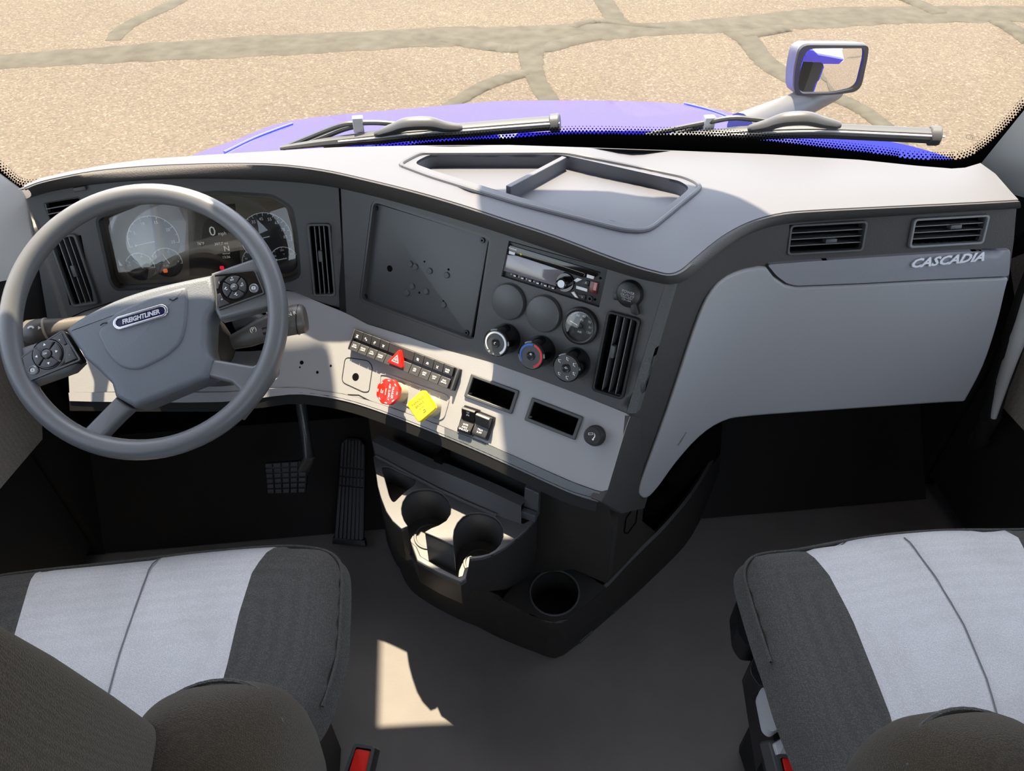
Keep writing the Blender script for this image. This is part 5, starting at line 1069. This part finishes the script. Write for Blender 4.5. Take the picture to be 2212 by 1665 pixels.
# seat belt buckles
def buckle(lab, top, z, q, red, parts=None):
    M = quadframe(q, Plane(atz(*top, z), V((0, -.35, 1))))[0]; loc = M.inverted(); pl = Plane(atz(*top, z), V((0, -.35, 1))); u = lambda x, y: tuple((loc @ pl.hit(x, y)).to_2d())
    t = thing('seat_belt_buckle', lab, 'buckle', M, 'seat belt buckles')
    Q = rpoly([u(*p) for p in q], .006); Qi = rpoly([u(*p) for p in red], .004)
    MB().add(*prism(Q, -.07, -.006, .004)).build('body', BLACK, t, False); MB().add(*ringprism(Q, inset(Q, .0045), -.008, .001)).build('frame', SATIN, t, False, bev=.0012)
    MB().add(*prism(Qi, -.008, -.001, .0015)).build('release_button', REDB, t, False); return t, u
buckle('seat belt buckle with red button standing beside the driver seat', (772, 1640), .34, [(765, 1605), (810, 1612), (792, 1690), (738, 1680)], [(768, 1616), (803, 1622), (788, 1680), (750, 1676)])
tb, u = buckle('seat belt buckle with red button and gray insert, against the passenger seat', (1705, 1640), .36, [(1676, 1628), (1728, 1630), (1760, 1700), (1694, 1705)], [(1690, 1636), (1724, 1634), (1748, 1694), (1704, 1700)])
MB().add(*prism(rpoly([u(*p) for p in ((1664, 1600), (1705, 1588), (1730, 1700), (1690, 1700))], .005), -.05, -.009, .003)).build('holder', DARK, tb, False)
MB().add(*prism(rpoly([u(*p) for p in ((1672, 1606), (1698, 1590), (1712, 1622), (1683, 1640))], .003), -.01, .0, .002)).build('insert', LGRAY, tb, False)

# ================================================================== DOORS, OUTSIDE: hood, wipers, mirror
# door linings and grab handles
def dskin(pts, X, m, nm, par, th=.02, **k): return MB().add(*skin(pts, lambda x, y: atx(x, y, X), th, (math.copysign(1, X), 0, 0), step=30)).build(nm, m, par, bev=.004, **k)
dl = dskin([(-150, 700), (-60, 640), (60, 700), (88, 820), (92, 948), (0, 1056), (-150, 1200)], XL + .004, DOORF, 'cloth_panel', DOOR1); dl['label'] = 'beige cloth door panel'
dr = dskin([(2180, 560), (2330, 500), (2330, 1030), (2212, 930), (2166, 880), (2200, 700)], XR - .004, DOORF, 'cloth_panel', DOOR2); dr['label'] = 'beige cloth door panel'
gh = MB(); P = [atx(2250, 560, XR - .05), atx(2222, 640, XR - .06), atx(2192, 730, XR - .065), atx(2160, 820, XR - .06), atx(2140, 900, XR - .05), atx(2118, 945, XR - .03)]
gh.add(*tube(P, [.02, .022, .022, .021, .02, .016], 12, True, 1.0)); gho = gh.build('grab_handle', BLACKM, DOOR2); MB().add(*tube([p + V((-.006, -.012, .010)) for p in P[:5]], [.014, .015, .015, .012, .006], 10, True)).build('handle_lit_strip', PILM, gho)  # pale strip over a black tube paints the handle's lit top
for P, nm in (([atx(2120, 940, XR - .03), aty(2090, 1000, 1.2), aty(2050, 1030, 1.3)], 'kick_trim'),): MB().add(*tube(P, .02, 8)).build(nm, BLACKM, DOOR2)

# hood
def hoodz(x, y): return .705 - .255 * (y - 1.62) - .04 * (x - .02) ** 2 - .08 * max(0, y - 2.4) ** 2
HF = hitF(lambda P: hoodz(P.x, P.y) - P.z)
HO = cr([(360, 366), (410, 338), (470, 315), (520, 298), (575, 275), (640, 259), (750, 246), (900, 233), (1050, 220), (1150, 217), (1300, 217), (1440, 222), (1520, 231), (1600, 248), (1680, 268), (1760, 290), (1850, 318), (1930, 342), (1960, 356)], 3) + [(1700, 346), (1200, 326), (700, 346)]
t = thing('truck_hood', 'glossy blue truck hood sloping away beyond the windshield', 'hood', HF(1100, 260))
MB().add(*skin(HO, HF, .35, (0, .0, -1), step=26)).build('hood_panel', BLUE, t, bev=.012, seg=3)
for pts, w in (([(485, 330), (540, 303), (590, 283), (632, 268)], .003), ([(1478, 224), (1540, 240), (1600, 262), (1660, 280), (1720, 292)], .003)):
    MB().add(*tube([HF(x, y) + V((0, 0, .002)) for x, y in cr(pts, 8)], w, 6)).build('crease', BLUE, t)
PCW = Plane(atd(1100, 300, 1.70), V((0, -.82, .57)))
cw = MB().add(*skin(cr([(700, 322), (860, 304), (1000, 291), (1240, 284), (1480, 284), (1600, 288), (1750, 292), (1850, 297), (1930, 307), (2000, 324), (2066, 346)], 3) + [(2060, 380), (1900, 380), (1600, 370), (1200, 360), (800, 370)], PCW.hit, .02, (0, 1, -.3), step=30)).build('cowl', BLUE, t, bev=.004)

# wipers lying on the outside of the glass
def wiper(lab, back, frm, clip, capx):
    G1, G2 = GL(.022), GL(.05)
    t = thing('windshield_wiper', lab, 'wiper', G1(*back[0]), 'pair of windshield wipers')
    B = cr(back, 6); bp = [G1(*p) for p in B]; n = len(bp)
    bl = MB().add(*tube(bp, [.005 + .013 * min(1, i / (n * .35)) for i in range(n)], 8, True, .8)).build('blade', WIPER, t)
    MB().add(*tube([G1(x, y + 9) for x, y in B[6:]], .004, 6)).build('rubber_edge', BLACK, t)
    MB().add(*tube([G1(x, y + 1.5) + V((0, -.017, .008)) for x, y in B[8:]], .0022, 6)).build('spine', SILVER, bl)
    c = [G1(*p) for p in capx]; MB().add(*tube([c[0], c[1]], .0205, 10, True, .9)).build('end_cap', WIPER, t, bev=.003)
    cv = cr(frm, 6); MB().add(*tube([G1(*p) + V((0, -.01, .008)) for p in cv], [.006 + .009 * math.sin(math.pi * i / (len(cv) - 1)) ** .7 for i in range(len(cv))], 10, True, .9)).build('blade_bridge', mat('wiper_bridge', (80, 80, 82), .4) if 'wiper_bridge' not in MATS else MATS['wiper_bridge'], t)
    for k, pts in enumerate(clip[0]): MB().add(*tube([G2(*p) for p in cr(pts, 5)], .0055, 8)).build('arm_rod', WIPER, t)
    x, y = clip[1]; p = G2(x, y); MB().add(*[[p + V(q) for q in box(-.011, .011, -.008, .008, -.016, .016)[0]], box(0, 1, 0, 1, 0, 1)[1]]).build('arm_clip', SILVER, t, bev=.002)
wiper('windshield wiper on the driver half of the glass, in front of the hood', [(606, 320), (700, 308), (800, 298), (900, 288), (1000, 281), (1100, 273), (1206, 265)], [(812, 294), (850, 282), (880, 272), (925, 270), (960, 277), (998, 280)],
      ([[(612, 320), (670, 296), (735, 271), (775, 266), (815, 265), (865, 269), (890, 273)], [(650, 314), (700, 296), (740, 280), (772, 272)]], (774, 268)), [(1188, 267), (1210, 265)])
wiper('windshield wiper on the passenger half of the glass, below the hood mirror', [(1385, 297), (1480, 295), (1580, 290), (1680, 284), (1780, 283), (1900, 288), (2028, 294)], [(1610, 282), (1650, 274), (1690, 262), (1735, 260), (1770, 268), (1808, 275)],
      ([[(1392, 294), (1450, 280), (1525, 265), (1580, 255), (1620, 257), (1665, 262), (1690, 266)], [(1450, 292), (1500, 278), (1530, 270)]], (1531, 267)), [(2006, 293), (2030, 294)])

# hood mirror on its arm
MD = 2.02; mc = atd(1797, 150, MD); mn = V((-.091, -.995, -.011)).normalized(); MP = Plane(mc, mn); Mm = MP.M(); lm = Mm.inverted()
t = thing('hood_mirror', 'gray hood mirror on a thick arm at the passenger side of the hood', 'mirror', Mm)
O = [tuple((lm @ MP.hit(*p)).to_2d()) for p in rpoly([(1728, 96), (1876, 97), (1874, 120), (1858, 196), (1800, 204), (1720, 206), (1714, 190), (1716, 150)], 22, 5)]
G_ = [tuple((lm @ MP.hit(*p)).to_2d()) for p in rpoly([(1742, 104), (1866, 103), (1866, 122), (1850, 190), (1800, 200), (1730, 201), (1723, 185), (1728, 145)], 18, 5)]
MB().add(*ringprism(O, G_, -.008, .004)).build('mirror_frame', BLACK, t, False)
hs = []; 
for k, (sc_, z) in enumerate(((1.0, -.009), (1.015, -.02), (.97, -.045), (.8, -.075), (.45, -.095), (.1, -.10))): hs.append([V((x * sc_ - (.0 if k < 2 else .006 * k), y * sc_ - .002 * k, z)) for x, y in O])
MB().add(*loft(hs, True, True)).build('mirror_housing', mat('mirror_shell', (112, 114, 118), .4), t, False)
gc = np.mean(G_, axis=0); rg = [[V((gc[0] + (x - gc[0]) * k, gc[1] + (y - gc[1]) * k, .0005 - (((x - gc[0]) * k) ** 2 + ((y - gc[1]) * k) ** 2) / 2.4)) for x, y in G_] for k in (1.02, .9, .75, .6, .45, .3, .15, .05)]
MB().add(*loft([r + r[:1] for r in rg])).add(rg[-1], [tuple(range(len(rg[-1])))]).build('mirror_glass', MIRROR, t, False, ang=180)
a0_, a1_, a2_ = atd(1600, 284, MD), atd(1708, 236, MD + .07), atd(1800, 190, MD + .15)
MB().add(*tube([a0_, a1_, a2_], [.05, .040, .036], 16, True, 1.0)).build('mirror_arm', mat('mirror_arm_plastic', (92, 94, 96), .45), t)

# parked blue car behind, seen in the mirror
t = thing('car', 'small blue parked car reflected in the hood mirror', 'car', (5.2, -13, GROUND))
bp = lambda pts, x0, x1: loft([[V((5.2 + x0, -13 + y, GROUND + z)) for y, z in pts], [V((5.2 + x1, -13 + y, GROUND + z)) for y, z in pts]], True, True)
CARB = mat('car_blue', (40, 60, 150), .25, coat=.6)
MB().add(*bp([(-2, .25), (-2.05, .7), (-1.9, .9), (1.1, .95), (1.9, .75), (2.05, .5), (2.05, .25)], -.85, .85)).build('body', CARB, t, bev=.06)
MB().add(*bp([(-1.7, .88), (-1.3, 1.4), (.2, 1.42), (1.0, .92)], -.72, .72)).build('cabin', GLOSSB, t, bev=.08)
MB().add(*bp([(-1.35, 1.36), (-1.25, 1.45), (.15, 1.46), (.3, 1.38)], -.70, .70)).build('roof', CARB, t, bev=.03)
for y in (-1.3, 1.3):
    for x in (-.8, .8): MB().add(*lathe([(0, .1), (.2, .1), (.31, .08), (.32, -.08), (0, -.1)], 24), Matrix.Translation((5.2 + x, -13 + y, GROUND + .32)) @ Matrix.Rotation(R(90), 4, 'Y')).build('wheel', BLACKM, t)
for x in (-.6, .6): MB().add(*bp([(2.02, .55), (2.07, .55), (2.07, .68), (2.0, .72)], x - .15, x + .15)).build('headlight', WHITE, t)
